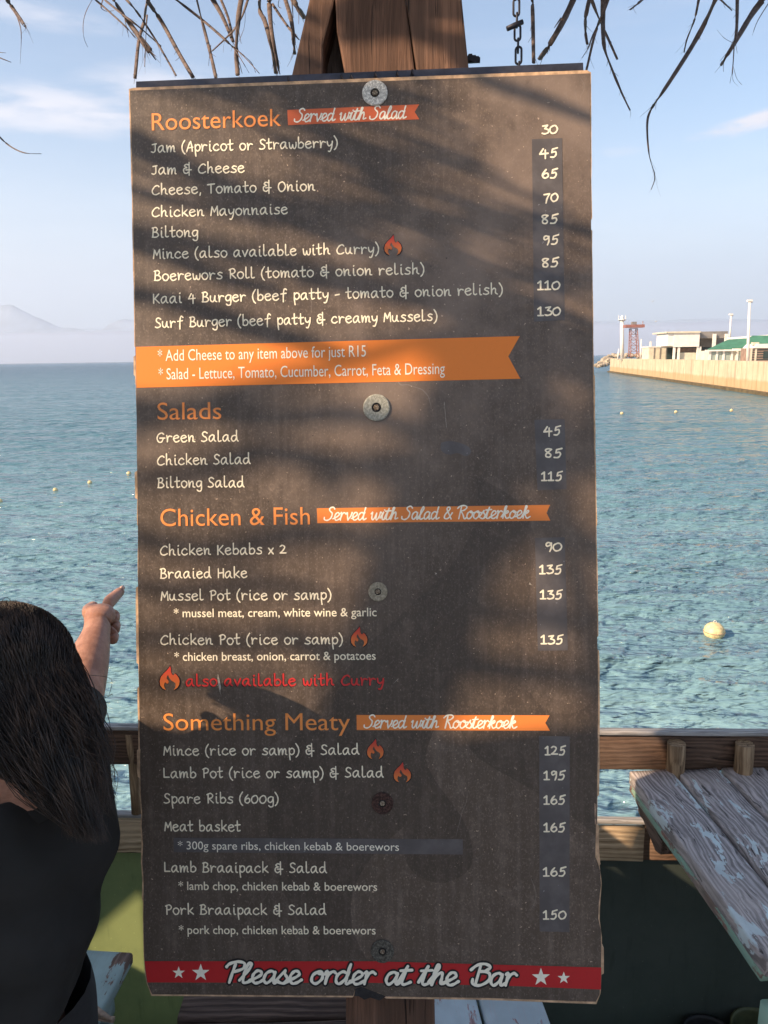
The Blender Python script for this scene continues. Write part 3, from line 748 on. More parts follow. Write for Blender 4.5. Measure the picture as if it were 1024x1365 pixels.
SM = [('* mussel meat, cream, white wine & garlic', 232.2, 822.6, 502.2, 821.2), ('* chicken breast, onion, carrot & potatoes', 233, 880.6, 501, 879.2),
('* lamb chop, chicken kebab & boerewors', 238.3, 1185.6, 503, 1187), ('* pork chop, chicken kebab & boerewors', 239, 1244.2, 501, 1245)]
for t, x0, y0, x1, y1 in SM: font_part('small_print_line', t, (x0, y0), (x1, y1), 11.4, M['cream'], bold=.006)
# tape strips and prices
def strip(pts): return poly_part('price_strip', pts, .0013, .0004, M['tape'])
def digits(t, x0, y0, x1, y1, par): text_part('price', t, 'h', (x0, y0), (x1, y1), 8.4, M['cream'], h=.0017, wid=.25, parent=par, gap=2.6)
s1 = strip([(709, 186), (749, 184.5), (752.8, 427), (711.8, 428.8)])
for t, x0, x1, y in [('45', 719.5, 743, 209.9), ('65', 723.6, 743, 237.3), ('70', 725.3, 743.6, 268.9), ('85', 722.7, 743.7, 297.9), ('95', 725, 744.6, 325.4), ('85', 723.3, 744.6, 355.7), ('110', 717, 746, 386), ('130', 717, 746.8, 420.5)]: digits(t, x0, y + .5, x1, y - .2, s1)
digits('30', 722.7, 179, 743, 178.2, board)
s2 = strip([(712.4, 559.8), (752.6, 558.8), (755.2, 652), (716.5, 653.4)])
for t, x0, x1, y in [('45', 725, 747, 579.9), ('85', 727, 748.8, 609.6), ('115', 722, 749.4, 640.5)]: digits(t, x0, y, x1, y, s2)
s3 = strip([(713, 717), (752.6, 716), (756.8, 866.6), (717, 867.3)])
for t, x0, x1, y in [('90', 727.8, 748.5, 734), ('135', 719.5, 748.8, 764.5), ('135', 720.4, 749.4, 798), ('135', 721.4, 750.4, 858)]: digits(t, x0, y, x1, y, s3)
s4 = strip([(718.8, 980.8), (759.4, 981.6), (759, 1242), (719.5, 1241)])
for t, x0, x1, y in [('125', 726.9, 753.6, 1005.7), ('195', 725.3, 753.3, 1038.6), ('165', 725.3, 753.3, 1071.2), ('165', 725.3, 753.3, 1107.9), ('165', 724.6, 754.3, 1167), ('150', 724.6, 754.3, 1224.2)]: digits(t, x0, y, x1, y, s4)
s5 = poly_part('text_strip', [(232, 1116.4), (617, 1118.4), (617, 1138.6), (232, 1135.4)], .0013, .0004, M['tape'])
font_part('lettering', '* 300g spare ribs, chicken kebab & boerewors', (237.7, 1131.6), (532, 1133.6), 11, M['white_print'], h=.0017, parent=s5)
# flames
FL = [(205, 183), (176, 172), (156, 148), (151, 118), (160, 86), (184, 58), (212, 34), (232, 12), (240, 0), (247, 22), (247, 44), (254, 62), (266, 72), (276, 66), (279, 56), (298, 70), (315, 92), (322, 116), (317, 146), (300, 168), (270, 184), (284, 166), (288, 146), (284, 130), (270, 121), (252, 112), (238, 98), (228, 82), (222, 68), (211, 82), (210, 98), (222, 108), (229, 120), (222, 134), (208, 134), (200, 124), (190, 134), (188, 152), (194, 170)]
def flame(cx, cy, wd, hh):
    fo = poly_part('flame_icon', [(cx + ((x - 151) / 171 - .5) * wd * 1.12, cy + ((y) / 184 - .5) * hh * 1.1) for x, y in FL], .00135, 0, M['black'])
    poly_part('flame_fill', [(cx + ((x - 151) / 171 - .5) * wd, cy + ((y) / 184 - .5) * hh) for x, y in FL], .0015, 0, M['flame'], fo)
for q in [(524, 327, 23, 27), (479, 848.5, 22, 27), (226.7, 903.5, 26.5, 32), (500.5, 998, 22, 27), (536.5, 1029, 23, 27)]: flame(*q)
# red band, stars, slogan
bar_part('red_band', [(193.2, 1280.8), (500, 1281), (801.5, 1289.2), (800.8, 1318.5), (690, 1314), (500, 1309.6), (197, 1309)], M['red'])
for cx, cy, r in [(238.6, 1296, 8.6), (268, 1296, 12), (721, 1302, 12.5), (751.4, 1303, 8.6)]:
    bar_part('star', [(cx + (r if k % 2 == 0 else r * .4) * sin(k * pi / 5), cy - (r if k % 2 == 0 else r * .4) * cos(k * pi / 5)) for k in range(10)], M['white_print'], .0015)
text_part('slogan', 'Please order at the Bar', 's', (303, 1309), (689, 1313), 16.5, M['white_print'], h=.0019, wid=.235, outline=.30, outm=M['black'], space=6.5)
# washers
for (cx, cy, r, m_, sr, lab) in [(500, 125, 16.8, 'w_white', .4, 'white chipped washer'), (502, 543.5, 17.8, 'w_grey', .38, None), (504, 788.5, 12.8, 'w_pale', .45, 'pale washer with a deep hole'), (510, 1070, 14.5, 'w_rust', .42, 'rusty brown washer'), (510, 1267, 15.5, 'w_dark', .36, 'dark crusted washer')]:
    u, v = uv(cx, cy); r_ = r * PX
    mb = MB(); n = 40; hole = r_ * .36
    prof = [(hole, .0016), (hole, .0040), (r_ * .93, .0042), (r_, .0034), (r_, .0016)]
    V = []; Fc = []
    for i in range(n):
        a = 2 * pi * i / n
        jit = 1 + (.03 * noise.noise(Vector((cos(a) * 3, sin(a) * 3, cx))) if m_ in ('w_dark', 'w_rust') else 0)
        for rr_, hh in prof: V.append(bl(u + cos(a) * rr_ * jit, v + sin(a) * rr_ * jit, hh))
    k = len(prof)
    for i in range(n):
        for j in range(k - 1): Fc.append([i * k + j, ((i + 1) % n) * k + j, ((i + 1) % n) * k + j + 1, i * k + j + 1])
    wo = mb.add(V, [f[::-1] for f in Fc]).build('washer', M[m_], board, local=True)
    if lab: wo['label'] = lab
    poly_part('cup', [(u + cos(2 * pi * i / 20) * hole * .99, v + sin(2 * pi * i / 20) * hole * .99) for i in range(20)], .0018, 0, M['torn'], wo, px=False)
    sr_ = r_ * sr * .62
    mb = MB().tube([bl(u, v, .0016), bl(u, v, .0048)], [sr_, sr_], 6)
    so_ = mb.build('screw', M['screw'], wo, local=True); bevel(so_, sr_ * .15, 1)
# scratches and scuffs
for q in [[(291, 898), (293, 905), (295, 915), (294, 922), (296, 928), (293, 921), (291.5, 912), (290, 904)], [(592, 536), (592.5, 536), (595.5, 570), (595, 570)], [(580, 764), (583, 763.5), (581, 766)], [(706, 776), (709, 780), (705, 779)], [(530, 905), (532, 904), (524, 912)]]:
    poly_part('scratch', q, .0018, 0, M['scratch'])
poly_part('scuff', smooth_poly([(588, 590), (602, 588), (622, 594), (628, 602), (622, 608), (610, 604), (598, 606), (588, 600), (588, 590)])[:-1], .00125, 0, M['tape'])

# ================================================================== THATCHED UMBRELLA (posts, hanging fronds, canopy)
umb = empty('thatched_umbrella', (0, 1.3, 0), 'palm thatched umbrella on a brown timber post, dry fronds hanging above the board', 'umbrella')
def beam(name, q, m, h0, depth, extra=None):
    V = [hit(x, y, h0) for x, y in q]
    o = MB().prism(V, -BN * depth).build(name, m, umb)
    return o
def beam_grain(name, q, m, h0, depth, side):
    """beam with its own frame, local X along the grain"""
    V = [hit(x, y, h0) for x, y in q]
    c = sum(V, Vector()) / len(V)
    o = bpy.data.objects.new(name, bpy.data.meshes.new(name))
    a = (V[0] + V[1]) / 2 - (V[-1] + V[-2]) / 2 if len(V) == 4 else BV
    ax = BV.copy(); ay = -BN; az_ = ax.cross(ay)
    Rm = Matrix((ax, ay, az_)).transposed()
    Mw = Matrix.Translation(c) @ Rm.to_4x4()
    inv = Mw.inverted()
    mb = MB().prism([inv @ p for p in V], inv.to_3x3() @ (-BN * depth))
    me = o.data; me.from_pydata([tuple(v) for v in mb.v], [], mb.f); me.materials.append(m)
    bm = bmesh.new(); bm.from_mesh(me); bmesh.ops.recalc_face_normals(bm, faces=bm.faces); bm.to_mesh(me); bm.free()
    link(o, umb); o.matrix_local = wm(umb).inverted() @ Mw; bevel(o, .004, 2); return o
beam_grain('post', [(440, -420), (447, 0), (449, 41), (460, 100), (461, 1365), (461, 1480), (581, 1480), (580, 1365), (554, 100), (541, 0), (534, -420)], M['post'], -.045, .11, 0)
beam_grain('brace_beam', [(412, 0), (389.5, 96), (360, 240), (398, 240), (431, 94), (430.6, 60), (446, 0), (446, -300), (438, -300)], M['post'], -.05, .09, 0)
beam_grain('brace_beam', [(541.5, 0), (554.5, 88), (580, 240), (640, 240), (624.5, 84), (616, 0), (600, -300), (538, -300)], M['post'], -.043, .09, 0)
beam_grain('backing_beam', [(433, 40), (433, 200), (500, 200), (500, 20), (446, -10)], M['dark_timber'], -.12, .04, 0)
mb = MB()
for dx in (0, 5, 9): mb.tube([hit(627 + dx, 76 + dx * .35, -.05), hit(627 + dx, 76 + dx * .35, -.10)], .006, 6)
mb.tube([hit(622, 81, -.06), hit(640, 80, -.06)], .005, 6); mb.build('bolt_head', M['chain'], umb)
FR = [
 ([(8, -3), (20, 15), (29, 27), (35, 37)], 5, 1.5), ([(22, 20), (27, 35), (28.5, 50), (27, 85)], 1.4, .5), ([(18, 14), (28, 30), (33, 36)], 2, .6),
 ([(-8, 69), (8, 70.5)], 1.2, .5), ([(-8, 74), (15, 83)], 1.8, .6), ([(-8, 173), (3, 186), (17, 197), (34, 204), (55, 205)], 2.2, 1),
 ([(124, -2), (115, 15), (111, 32), (112, 50), (117, 63)], 1.3, .4), ([(123, -4), (145, 15), (168, 36), (180, 50)], 2.6, 1.6), ([(140, 0), (162, 18), (188, 38), (215, 62)], 3, 2),
 ([(137, 0), (135, 10), (142, 15), (152, 14)], 1.6, .8), ([(167, -2), (182, 15), (208, 54), (235, 101)], 2.8, 2), ([(150, -2), (165, 20), (185, 48), (200, 68)], 3.6, 7), ([(165, 20), (172, 50)], 1, .4), ([(185, 48), (208, 80)], 4, 1), ([(183, 45), (200, 74)], 3, .6), ([(186, 50), (205, 70)], 2, .5),
 ([(200, -5), (195, 8), (192, 29), (185, 55), (180, 105)], 5, 4), ([(196, 20), (194.5, 50), (193, 89)], 2.6, 1), ([(194, -2), (215, 28), (238, 70), (258, 104)], 4.6, 4.2),
 ([(233, -2), (269, 26), (297, 50), (312, 64)], 3.4, 2.6), ([(311, 62), (328, 78), (346, 98)], 1.6, .8), ([(311, 63), (322, 80), (332, 97)], 1.2, .7), ([(312, 64), (318, 80), (323, 98)], 1.2, .7), ([(313, 64), (334, 82), (341, 97)], 1, .6),
 ([(262, -2), (270, 30), (281, 73), (288, 104)], 3.6, 4), ([(281, 60), (278, 88)], 1, .4), ([(283, -2), (297, 23), (311, 56)], 6, 3), ([(294, -2), (304, 23), (311, 52)], 3.4, 2.4), ([(322, -2), (318, 23), (315, 66), (317, 100)], 6, 5),
 ([(331, -2), (321, 26), (307, 45), (283, 68)], 3.4, 2.4), ([(327, 10), (326, 35), (318, 56)], 1, .7), ([(346, -2), (347, 16), (353, 28), (362, 61), (368, 98)], 5, 5), ([(359, -2), (360, 20), (363, 47), (373, 98)], 6.5, 3),
 ([(363, 5), (382, 33), (398, 52)], 3.4, 3), ([(380, -2), (389, 30), (393, 72)], 5, 4), ([(390, -2), (398, 12), (406, 24)], 6, 6), ([(389, 0), (391, 24)], 1.6, .8), ([(372, 0), (371, 8), (375, 11)], 1.2, .8),
 ([(709.5, -2), (710.5, 28), (711.5, 84)], 5, 4), ([(766, -4), (751, 28), (733, 59), (719, 79)], 7, 5), ([(748, 24), (739, 37)], 2, .8), ([(786, -2), (781, 22), (780.5, 42), (783, 59)], 5, 3), ([(788, -2), (800, 28), (811, 52), (823, 79)], 4, 2.4),
 ([(812, -4), (799.6, 28), (790, 48), (784, 64), (776, 77)], 3, .8), ([(800, 26), (792, 50), (782, 93)], 3.4, 2.4), ([(804, -2), (804, 37), (806, 64), (815, 90), (829, 124), (840, 147)], 6.5, 2), ([(810, -2), (803, 20)], 6, 4),
 ([(858, -2), (849, 6), (840, 13)], 3, 2.4), ([(932, -3), (926, 26), (916, 52), (912, 70)], 2.8, 1.2), ([(955, -4), (940, 30), (920, 66), (890, 113), (872, 139)], 7, 3.4), ([(872, 139), (864, 156), (863, 179), (866, 209), (873, 235), (868, 253)], 3.2, .7),
 ([(959, -2), (976, 14)], 3, 1.6), ([(983, -3), (982, 40), (979, 58)], 5, 3), ([(979, 56), (977, 88), (973, 111)], 1.6, .5), ([(977, 88), (977, 106), (984, 115)], .9, .4), ([(977, 86), (982, 104), (989, 113)], .9, .4), ([(979, 58), (966, 51), (956, 40)], .9, .4),
 ([(1022, -6), (1003, 18), (979, 58), (961, 87)], 8, 3), ([(1026, 2), (1010, 28), (1003, 47)], 1.2, .5), ([(1016, -4), (1000, 20), (982, 52)], 3, 1), ([(-30, -10), (-8, 30), (-25, 60)], 3, 1)]
cx_, cy_ = .1, 1.65
for k, (pl, w0, w1) in enumerate(FR):
    g = random.Random(k + 11); d0 = g.uniform(1.75, 2.3)
    pts2 = catmull([(a, b_, 0) for a, b_ in pl], 5)
    n = len(pts2)
    pts = [P(p.x, p.y, d0 + .05 * math.sin(i * .4 + k)) for i, p in enumerate(pts2)]
    rad = [max(.3, 1.2 * (w0 + (w1 - w0) * i / (n - 1)) * (1 + .14 * noise.noise(Vector((i * .6, k, 0))))) * .5 * d0 / F for i in range(n)]
    if pl[0][1] < 1:                                   # goes on up to the canopy
        up = (pts[0] - pts[min(3, n - 1)]).normalized()
        tgt = pts[0] + up * .5 + Vector((0, 0, .75)) + (Vector((cx_, cy_, 0)) - Vector((pts[0].x, pts[0].y, 0))) * .25
        pts = [tgt, pts[0].lerp(tgt, .5) + up * .04] + pts; rad = [rad[0] * 1.2, rad[0] * 1.1] + rad
    mbf = MB().tube(pts, rad, 6, .45, side=Vector((.25 * sin(k), -1, .3)).normalized())
    if w0 > 2.2:
        for q in range(g.randint(3, 7)):
            i0 = g.randint(len(pts) // 3, len(pts) - 2); a_ = pts[i0]; dr_ = (pts[i0 + 1] - pts[i0]).normalized()
            sd_ = Vector((g.uniform(-1, 1), g.uniform(-.5, .5), g.uniform(-.6, .1))); ln_ = g.uniform(.02, .075)
            mbf.tube(catmull([a_, a_ + (dr_ + sd_ * .12) * ln_ * .5, a_ + (dr_ + sd_ * .35) * ln_], 3), [rad[i0] * .28, rad[i0] * .22, rad[i0] * .2, rad[i0] * .15, rad[i0] * .12, rad[i0] * .1, rad[i0] * .08], 4, cap=False)
    mbf.build('frond', M['frond'], umb, True)
# canopy of layered palm leaves above the frame
mb = MB(); g = random.Random(4)
cx, cy = 0.1, 1.65
for i in range(1500):
    a = g.uniform(0, 2 * pi); r0 = g.uniform(.1, 1.15); L = g.uniform(.35, .6)
    r1 = min(1.5, r0 + L)
    z0 = 4.1 - .30 * r0 + g.uniform(0, .06); z1 = 4.1 - .30 * r1 - .03
    a2 = a + g.uniform(-.12, .12); wd = g.uniform(.014, .035)
    p0 = Vector((cx + cos(a) * r0, cy + sin(a) * r0, z0)); p1 = Vector((cx + cos(a2) * r1, cy + sin(a2) * r1, z1))
    s_ = (p1 - p0).cross(Vector((0, 0, 1))).normalized() * wd
    mb.add([p0 - s_, p0 + s_, p1 + s_ * .5, p1 - s_ * .5], [(0, 1, 2, 3)])
o = mb.build('thatch', M['thatch'], umb); o['kind'] = 'stuff'
for i in range(10):
    a = 2 * pi * i / 10 + .2
    MB().tube([(cx, cy, 4.07), (cx + cos(a) * 1.45, cy + sin(a) * 1.45, 3.63)], .022, 8).build('rafter', M['post'], umb, True)

# chain
ch = empty('hanging_chain', P(690, 80, 1.42), 'dark steel chain hanging down behind the top right of the menu board', 'chain')
def link_mesh(c, L, W, r, face, M_=None):
    pts = []
    for i in range(20):
        a = 2 * pi * i / 20
        x = cos(a) * (W / 2 - r); z = sin(a) * (W / 2 - r) + (1 if sin(a) > 0 else -1) * (L / 2 - W / 2)
        pts.append(Vector((x, 0, z)) if face else Vector((0.12 * x, x, z)))
    pts.append(pts[0]); V = MB().tube([c + p for p in pts], r, 7, side=Vector((0, 1, 0)) if face else Vector((1, 0, 0)), cap=False); return V
yy = -14
face = True
k = 0
for (cy_, L_, fc) in [(-30, 24, True), (-11, 22, False), (10, 24, True), (27, 20, False), (44, 22, True), (61, 20, False), (74, 24, True), (92, 20, False)]:
    c = P(688 + (cy_) * .045, cy_, 1.42); link_mesh(c, L_ * 1.42 / F, 11 * 1.42 / F, .0021, fc).build('chain_link', M['chain'], ch, True)
MB().tube([P(676, 38.5, 1.41), P(688, 33, 1.41), P(697, 29, 1.41)], [.0045, .005, .0045], 8).build('chain_hook', M['chain'], ch, True)

# ================================================================== TABLES AND BENCHES
def table_frame(pxs, z):
    return [on_z(a, b_, z) for a, b_ in pxs]
# right hand table
TZ = .78
c0 = on_z(837, 1030, TZ); c1 = on_z(1019, 1283, TZ)
ydir = (c1 - c0).normalized(); tl = (c1 - c0).length
ang = math.atan2(ydir.y, ydir.x)                # local X runs toward the viewer
t1 = empty('picnic_table', (c0.x, c0.y, 0), 'weathered grey plank table with pale blue paint flakes beside the board', 'table', rot=(0, 0, ang))
g1 = on_z(899, 1027, TZ); wdt = abs((g1 - c0).dot(Vector((-ydir.y, ydir.x, 0))))
for i in range(5):
    L_ = tl + [0, .25, .25, .25, .25][i]
    o = put_plank('table_plank', t1, M['table'], (0 + rnd.uniform(-.004, .004), wdt * i + .005, TZ - .035 + rnd.uniform(-.002, .002)), (0, 0, 0), L_, wdt - .014, .035, seg=60, jit=.0026, seed=i + 2, rr=.12)
# side lip, aprons, legs
put_plank('apron', t1, M['table_side'], (.0, .006, TZ - .058), (0, 0, 0), tl - .02, .02, .022, seg=24, jit=.002, seed=21)
put_plank('cross_bearer', t1, M['dark_timber'], (.07, .02, TZ - .10), (0, 0, R(90)), wdt * 5 - .04, .04, .062, seed=22)
put_plank('cross_bearer', t1, M['dark_timber'], (tl - .10, .09, TZ - .10), (0, 0, R(90)), wdt * 5 - .11, .04, .062, seed=23)
for xx, yy_ in ((.3, wdt * 2.9), (.3, wdt * 4.4), (tl - .02, .028), (tl + .03, wdt * 4.4)):
    put_plank('leg', t1, M['table_side'], (xx + .035, yy_ - .02, -.3 if xx < .5 else 0), (0, R(-90), 0), TZ - .101 + (.3 if xx < .5 else 0), .07, .035, seed=int(yy_ * 10))
MB().prism([Vector((.03, .012, TZ - .036)), Vector((.20, .012, TZ - .036)), Vector((.20, .012, TZ - .11)), Vector((.17, .012, TZ - .12)), Vector((.03, .012, TZ - .065))], Vector((0, .03, 0))).build('brace', M['dark_timber'], t1, local=True)

# bench behind the board, pale blue planks
BZ = .45
a0 = on_z(728, 1337, BZ); a1 = on_z(741, 1372, BZ)
def bench(name, label, corner, toward, n, wd, L, z, m, th=.04, sgn=1, cat='bench'):
    """corner: world point of the far outer corner; planks run toward 'toward'; further planks go to the left (sgn=-1) or right"""
    d = (toward - corner).normalized(); an = math.atan2(d.y, d.x)
    e = empty(name, (corner.x, corner.y, 0), label, cat, rot=(0, 0, an))
    for i in range(n):
        y0 = (i * wd + .003) if sgn > 0 else (-(i + 1) * wd + .003)
        put_plank('seat_plank', e, m, (0, y0, z - th), (0, 0, 0), L, wd - .008, th, seg=30, jit=.003, seed=i + 40)
    yA, yB = (0.02, n * wd - .02) if sgn > 0 else (-n * wd + .02, -.02)
    put_plank('bearer', e, m, (.12, yA, z - th - .06), (0, 0, R(90)), yB - yA, .04, .058, seed=44)
    put_plank('bearer', e, m, (L - .08, yA, z - th - .06), (0, 0, R(90)), yB - yA, .04, .058, seed=45)
    for xx in (.1, L - .1):
        for yy_ in (yA + .01, yB - .05):
            fz = -.3 if (wm(e) @ Vector((xx, yy_, 0))).y > 1.5 else 0
            put_plank('leg', e, m, (xx + .03, yy_, fz), (0, R(-90), 0), z - th - .062 - fz, .05, .04, seed=46)
    return e
d_ = (a1 - a0).normalized()
far = a0 - d_ * .35
wb = .150
bench('plank_bench', 'pale blue bench of flaking planks just right of the post foot', far, a1, 3, wb, 1.2, BZ, M['table_blue'], sgn=-1)
# blue green bench end, lower left
b0 = on_z(179, 1270, BZ); b1 = on_z(139, 1345, BZ)
bench('plank_bench', 'blue green crackled bench end on the lower left beside the woman', b0, b1, 2, .17, .9, BZ, M['bench_blue'], sgn=-1, th=.035)
# dark timber slab behind the board foot
s0 = on_z(236, 1362, .5); 
slab = empty('timber_slab', (s0.x, s0.y, 0), 'dark brown rough slab seat left of the post foot', 'bench', rot=(0, 0, R(3)))
pA = on_z(245, 1330, .5); pB = on_z(236, 1366, .5); wS = (on_z(470, 1345, .5) - on_z(243, 1345, .5)).length
M3 = Matrix.Rotation(R(3), 4, 'Z').inverted()
for i in range(2):
    put_plank('slab_plank', slab, M['dark_timber'], (-.0, -.24 + .245 * i, .46), (0, 0, 0), wS * 1.05, .24, .04, seg=20, jit=.004, seed=60 + i)
for xx in (.06, wS * .9): put_plank('leg', slab, M['dark_timber'], (xx + .04, -.05, -.3), (0, R(-90), 0), .759, .09, .05, seed=63)
# dry palm strip on the left bench
pl_ = [(40, 1325), (92, 1336), (112, 1333), (135, 1350), (152, 1360)]
mb = MB(); pts = catmull([on_z(a, b_, BZ + .012 + .02 * (i % 2)) for i, (a, b_) in enumerate(pl_)], 5)
mb.tube(pts, [.007] * len(pts), 6, .3, side=Vector((0, 0, 1)))
pts = catmull([on_z(a, b_, BZ + .02) for a, b_ in [(98, 1326), (118, 1340), (135, 1354), (152, 1358)]], 5)
mb.tube(pts, [.003 + .004 * i / len(pts) for i in range(len(pts))], 6, .3, side=Vector((0, 0, 1)))
pts = catmull([on_z(a, b_, BZ + .016) for a, b_ in [(70, 1352), (110, 1355), (152, 1361)]], 5)
mb.tube(pts, [.006] * len(pts), 6, .3, side=Vector((0, 0, 1)))
o = mb.build('dry_palm_leaf', simple('tan_leaf', (.34, .24, .17), .7, var=.3, scale=60), None, True)
tag(o, 'folded tan strip of dry palm leaf lying on the blue green bench', 'leaf')
# buckets
def bucket(px, py, rpx, h, m, label):
    c = on_z(px, py, h - .3); r = rpx * (c - CAM).length / F * .97
    e = empty('bucket', (c.x, c.y - .05, -.3), label, 'bucket')
    prof = [(r * .78, 0), (r * .97, h - .03), (r * 1.05, h - .028), (r * 1.05, h), (r * .98, h + .002), (r * .95, h - .01), (r * .76, .01), (0, .01)]
    V = []; Fc = []; n = 28
    for i in range(n):
        a = 2 * pi * i / n
        for q in prof: V.append((cos(a) * q[0], sin(a) * q[0], q[1]))
    k = len(prof)
    for i in range(n):
        for j in range(k - 1): Fc.append([i * k + j, ((i + 1) % n) * k + j, ((i + 1) % n) * k + j + 1, i * k + j + 1])
    mesh_obj('tub', V, Fc, m, e, True, local=True)
    pts = [(cos(t) * r * 1.03, -sin(t) * r * .55, h - .02 - .12 * sin(t)) for t in [pi * i / 14 for i in range(15)]]
    o = MB().tube(pts, .0035, 6).build('handle', M['steel'], e, True, local=True)
bucket(1003, 1352, 27, .27, simple('olive_plastic', (.075, .085, .035), .6, var=.2, scale=30), 'olive green bucket under the grey plank table')
bucket(938, 1362, 27, .25, simple('black_plastic', (.012, .012, .012), .6, var=.2, scale=30), 'black bucket on the floor left of the olive bucket')

# ================================================================== HARBOUR
HW = empty('harbour_wall', (60, 130, WZ), 'long sunlit concrete harbour wall reaching out to sea on the right', 'wall')
def conc(name, c, c2):
    m, nt, b = mat(name, c, .85, 0, .2); co = nt.pos(); n = nt.noise(co, .55, 6, .65); n2 = nt.noise(nt.scale(co, .5, .5, .08), 2.2, 4, .6)
    z = nt.sep(co)[2]
    col = nt.mix(nt.ramp(n, .35, .7), c, c2); col = nt.mix(nt.math('MULTIPLY', nt.ramp(n2, .45, .7), .7), col, tuple(x * .55 for x in c))
    wet = nt.ramp(nt.math('ADD', z, nt.math('MULTIPLY', n, .8)), WZ + .35, WZ + .9, 1, 0)
    col = nt.mix(wet, col, (.07, .055, .03))
    tide = nt.ramp(nt.math('ADD', z, nt.math('MULTIPLY', n, .5)), WZ + 1.5, WZ + 1.9, 1, 0)
    col = nt.mix(nt.math('MULTIPLY', tide, .6), col, (.40, .27, .12))
    nt.put(b.inputs['Base Color'], col); return m
M['conc'] = conc('harbour_concrete', (.52, .44, .31), (.62, .53, .38))
M['white'] = simple('white_paint', (.72, .70, .66), .6, var=.08, scale=1.5)
M['cream_w'] = simple('cream_wall', (.58, .54, .43), .8, var=.12, scale=1.2)
M['greenroof'] = simple('green_sheet_roof', (.06, .19, .12), .6, var=.15, scale=1.0)
M['greyroof'] = simple('grey_sheet_roof', (.20, .19, .18), .6, var=.15, scale=1.0)
M['redsteel'] = simple('red_steel', (.27, .12, .10), .6, var=.15, scale=2)
M['darkglass'] = mat('dark_glazing', (.03, .05, .05), .15)[0]
M['brownwall'] = simple('brown_timber_wall', (.26, .18, .14), .8, var=.2, scale=2)
M['stone'] = simple('breakwater_stone', (.34, .29, .22), .9, var=.35, scale=1.3)
wA = on_z(812.8, 496.2, WZ); wB = on_z(1024, 527, WZ)
wd_ = (wB - wA).normalized(); nrm_ = Vector((-wd_.y, wd_.x, 0))
if nrm_.x < 0: nrm_ = -nrm_                       # points away from the viewer side
TOPZ = .92
Lw = (wB - wA).length
npan = 30
for i in range(npan):
    s0_ = Lw * 1.45 * i / npan; s1_ = Lw * 1.45 * (i + 1) / npan - .12
    p = [wA + wd_ * s0_, wA + wd_ * s1_]
    mb = MB()
    V = [p[0], p[1], p[1] + nrm_ * 1.1, p[0] + nrm_ * 1.1]
    V = [Vector((v.x, v.y, WZ - .6)) for v in V]
    mb.prism([V[0], V[3], V[2], V[1]], Vector((0, 0, TOPZ - WZ + .6 + rnd.uniform(-.04, .04))))
    mb.build('wall_panel', M['conc'], HW)
def quay_pt(s, off, z): v = wA + wd_ * s + nrm_ * off; return Vector((v.x, v.y, z))
mb = MB(); V = [quay_pt(.3, .9, WZ - .6), quay_pt(Lw * 1.45, .9, WZ - .6), quay_pt(Lw * 1.45, 60, WZ - .6), quay_pt(.3, 60, WZ - .6)]
mb.prism([V[0], V[3], V[2], V[1]], Vector((0, 0, TOPZ - WZ + .6 - .35))); mb.build('quay_deck', M['conc'], HW)
V = [quay_pt(-.4, -.5, WZ - .6), quay_pt(Lw * 1.45, -.9, WZ - .6), quay_pt(Lw * 1.45, -.05, WZ - .6), quay_pt(-.4, -.05, WZ - .6)]
MB().prism([V[0], V[3], V[2], V[1]], Vector((0, 0, .95))).build('footing', simple('weedy_footing', (.10, .075, .035), .9, var=.4, scale=1.5), HW)
# breakwater boulders
def boulder(seed, r):
    bm = bmesh.new(); bmesh.ops.create_icosphere(bm, subdivisions=2, radius=r)
    for v in bm.verts:
        n_ = noise.noise(v.co * (1.6 / r) + Vector((seed, 0, 0))); v.co *= 1 + .45 * n_
        v.co.z *= .75
    me = bpy.data.meshes.new('breakwater_rock'); bm.to_mesh(me); bm.free(); me.materials.append(M['stone']); return me
rocks = [boulder(i * 3.3, 1.25) for i in range(5)]
for i, (px, py, dd, sc_) in enumerate([(796, 487, 205, .8), (800, 485, 207, .9), (804, 482, 209, 1), (807, 486, 204, .9), (810, 483, 208, 1.1), (809, 478, 212, 1.1), (813, 476, 214, .9), (818, 474, 216, .9), (803, 487, 203, .8), (822, 475, 214, .8), (806, 479, 213, .9), (812, 480, 206, .7), (799, 488, 202, .6), (836, 473, 212, .8), (842, 474, 212, .9), (850, 473.5, 210, .9), (856, 474, 208, 1.0), (862, 474, 206, .9), (866, 476, 202, 1.0), (825, 473, 218, .7), (859, 472, 206, .9), (852, 475.5, 204, .8), (834, 475, 208, .7)]):
    o = bpy.data.objects.new('breakwater_rock', rocks[i % 5]); link(o); o.location = P(px, py, dd); o.scale = (sc_ * .8,) * 3; o.rotation_euler = (0, 0, i * 1.3)
    tag(o, 'tan boulder in the heap spilling into the sea off the wall tip' if px < 815 else 'tan boulder poking up over the wall top around the beacon and red tower', 'rock', 'boulders of the breakwater')
# beacon column
def at(px, py, y): return on_y(px, py, y)
yb = 185
e = empty('harbour_beacon', at(829.5, 477, yb), 'slim white harbour light column at the end of the wall', 'beacon')
a = at(829.5, 480, yb); b_ = at(829.3, 428, yb)
MB().tube([a, b_], [.48, .42], 14).build('column', M['white'], e, True)
c = at(829.3, 428, yb); MB().tube([c, c + Vector((0, 0, .25)), c + Vector((0, 0, .35))], [.5, .95, .95], 14).build('gallery', M['white'], e)
MB().tube([c + Vector((0, 0, .35)), c + Vector((0, 0, 1.0)), c + Vector((0, 0, 1.3))], [.35, .35, .1], 10).build('lantern', M['white'], e)
for sx in (-.8, .8): MB().tube([c + Vector((sx, 0, .3)), c + Vector((sx, 0, 1.3))], .07, 5).build('gallery_post', M['white'], e)
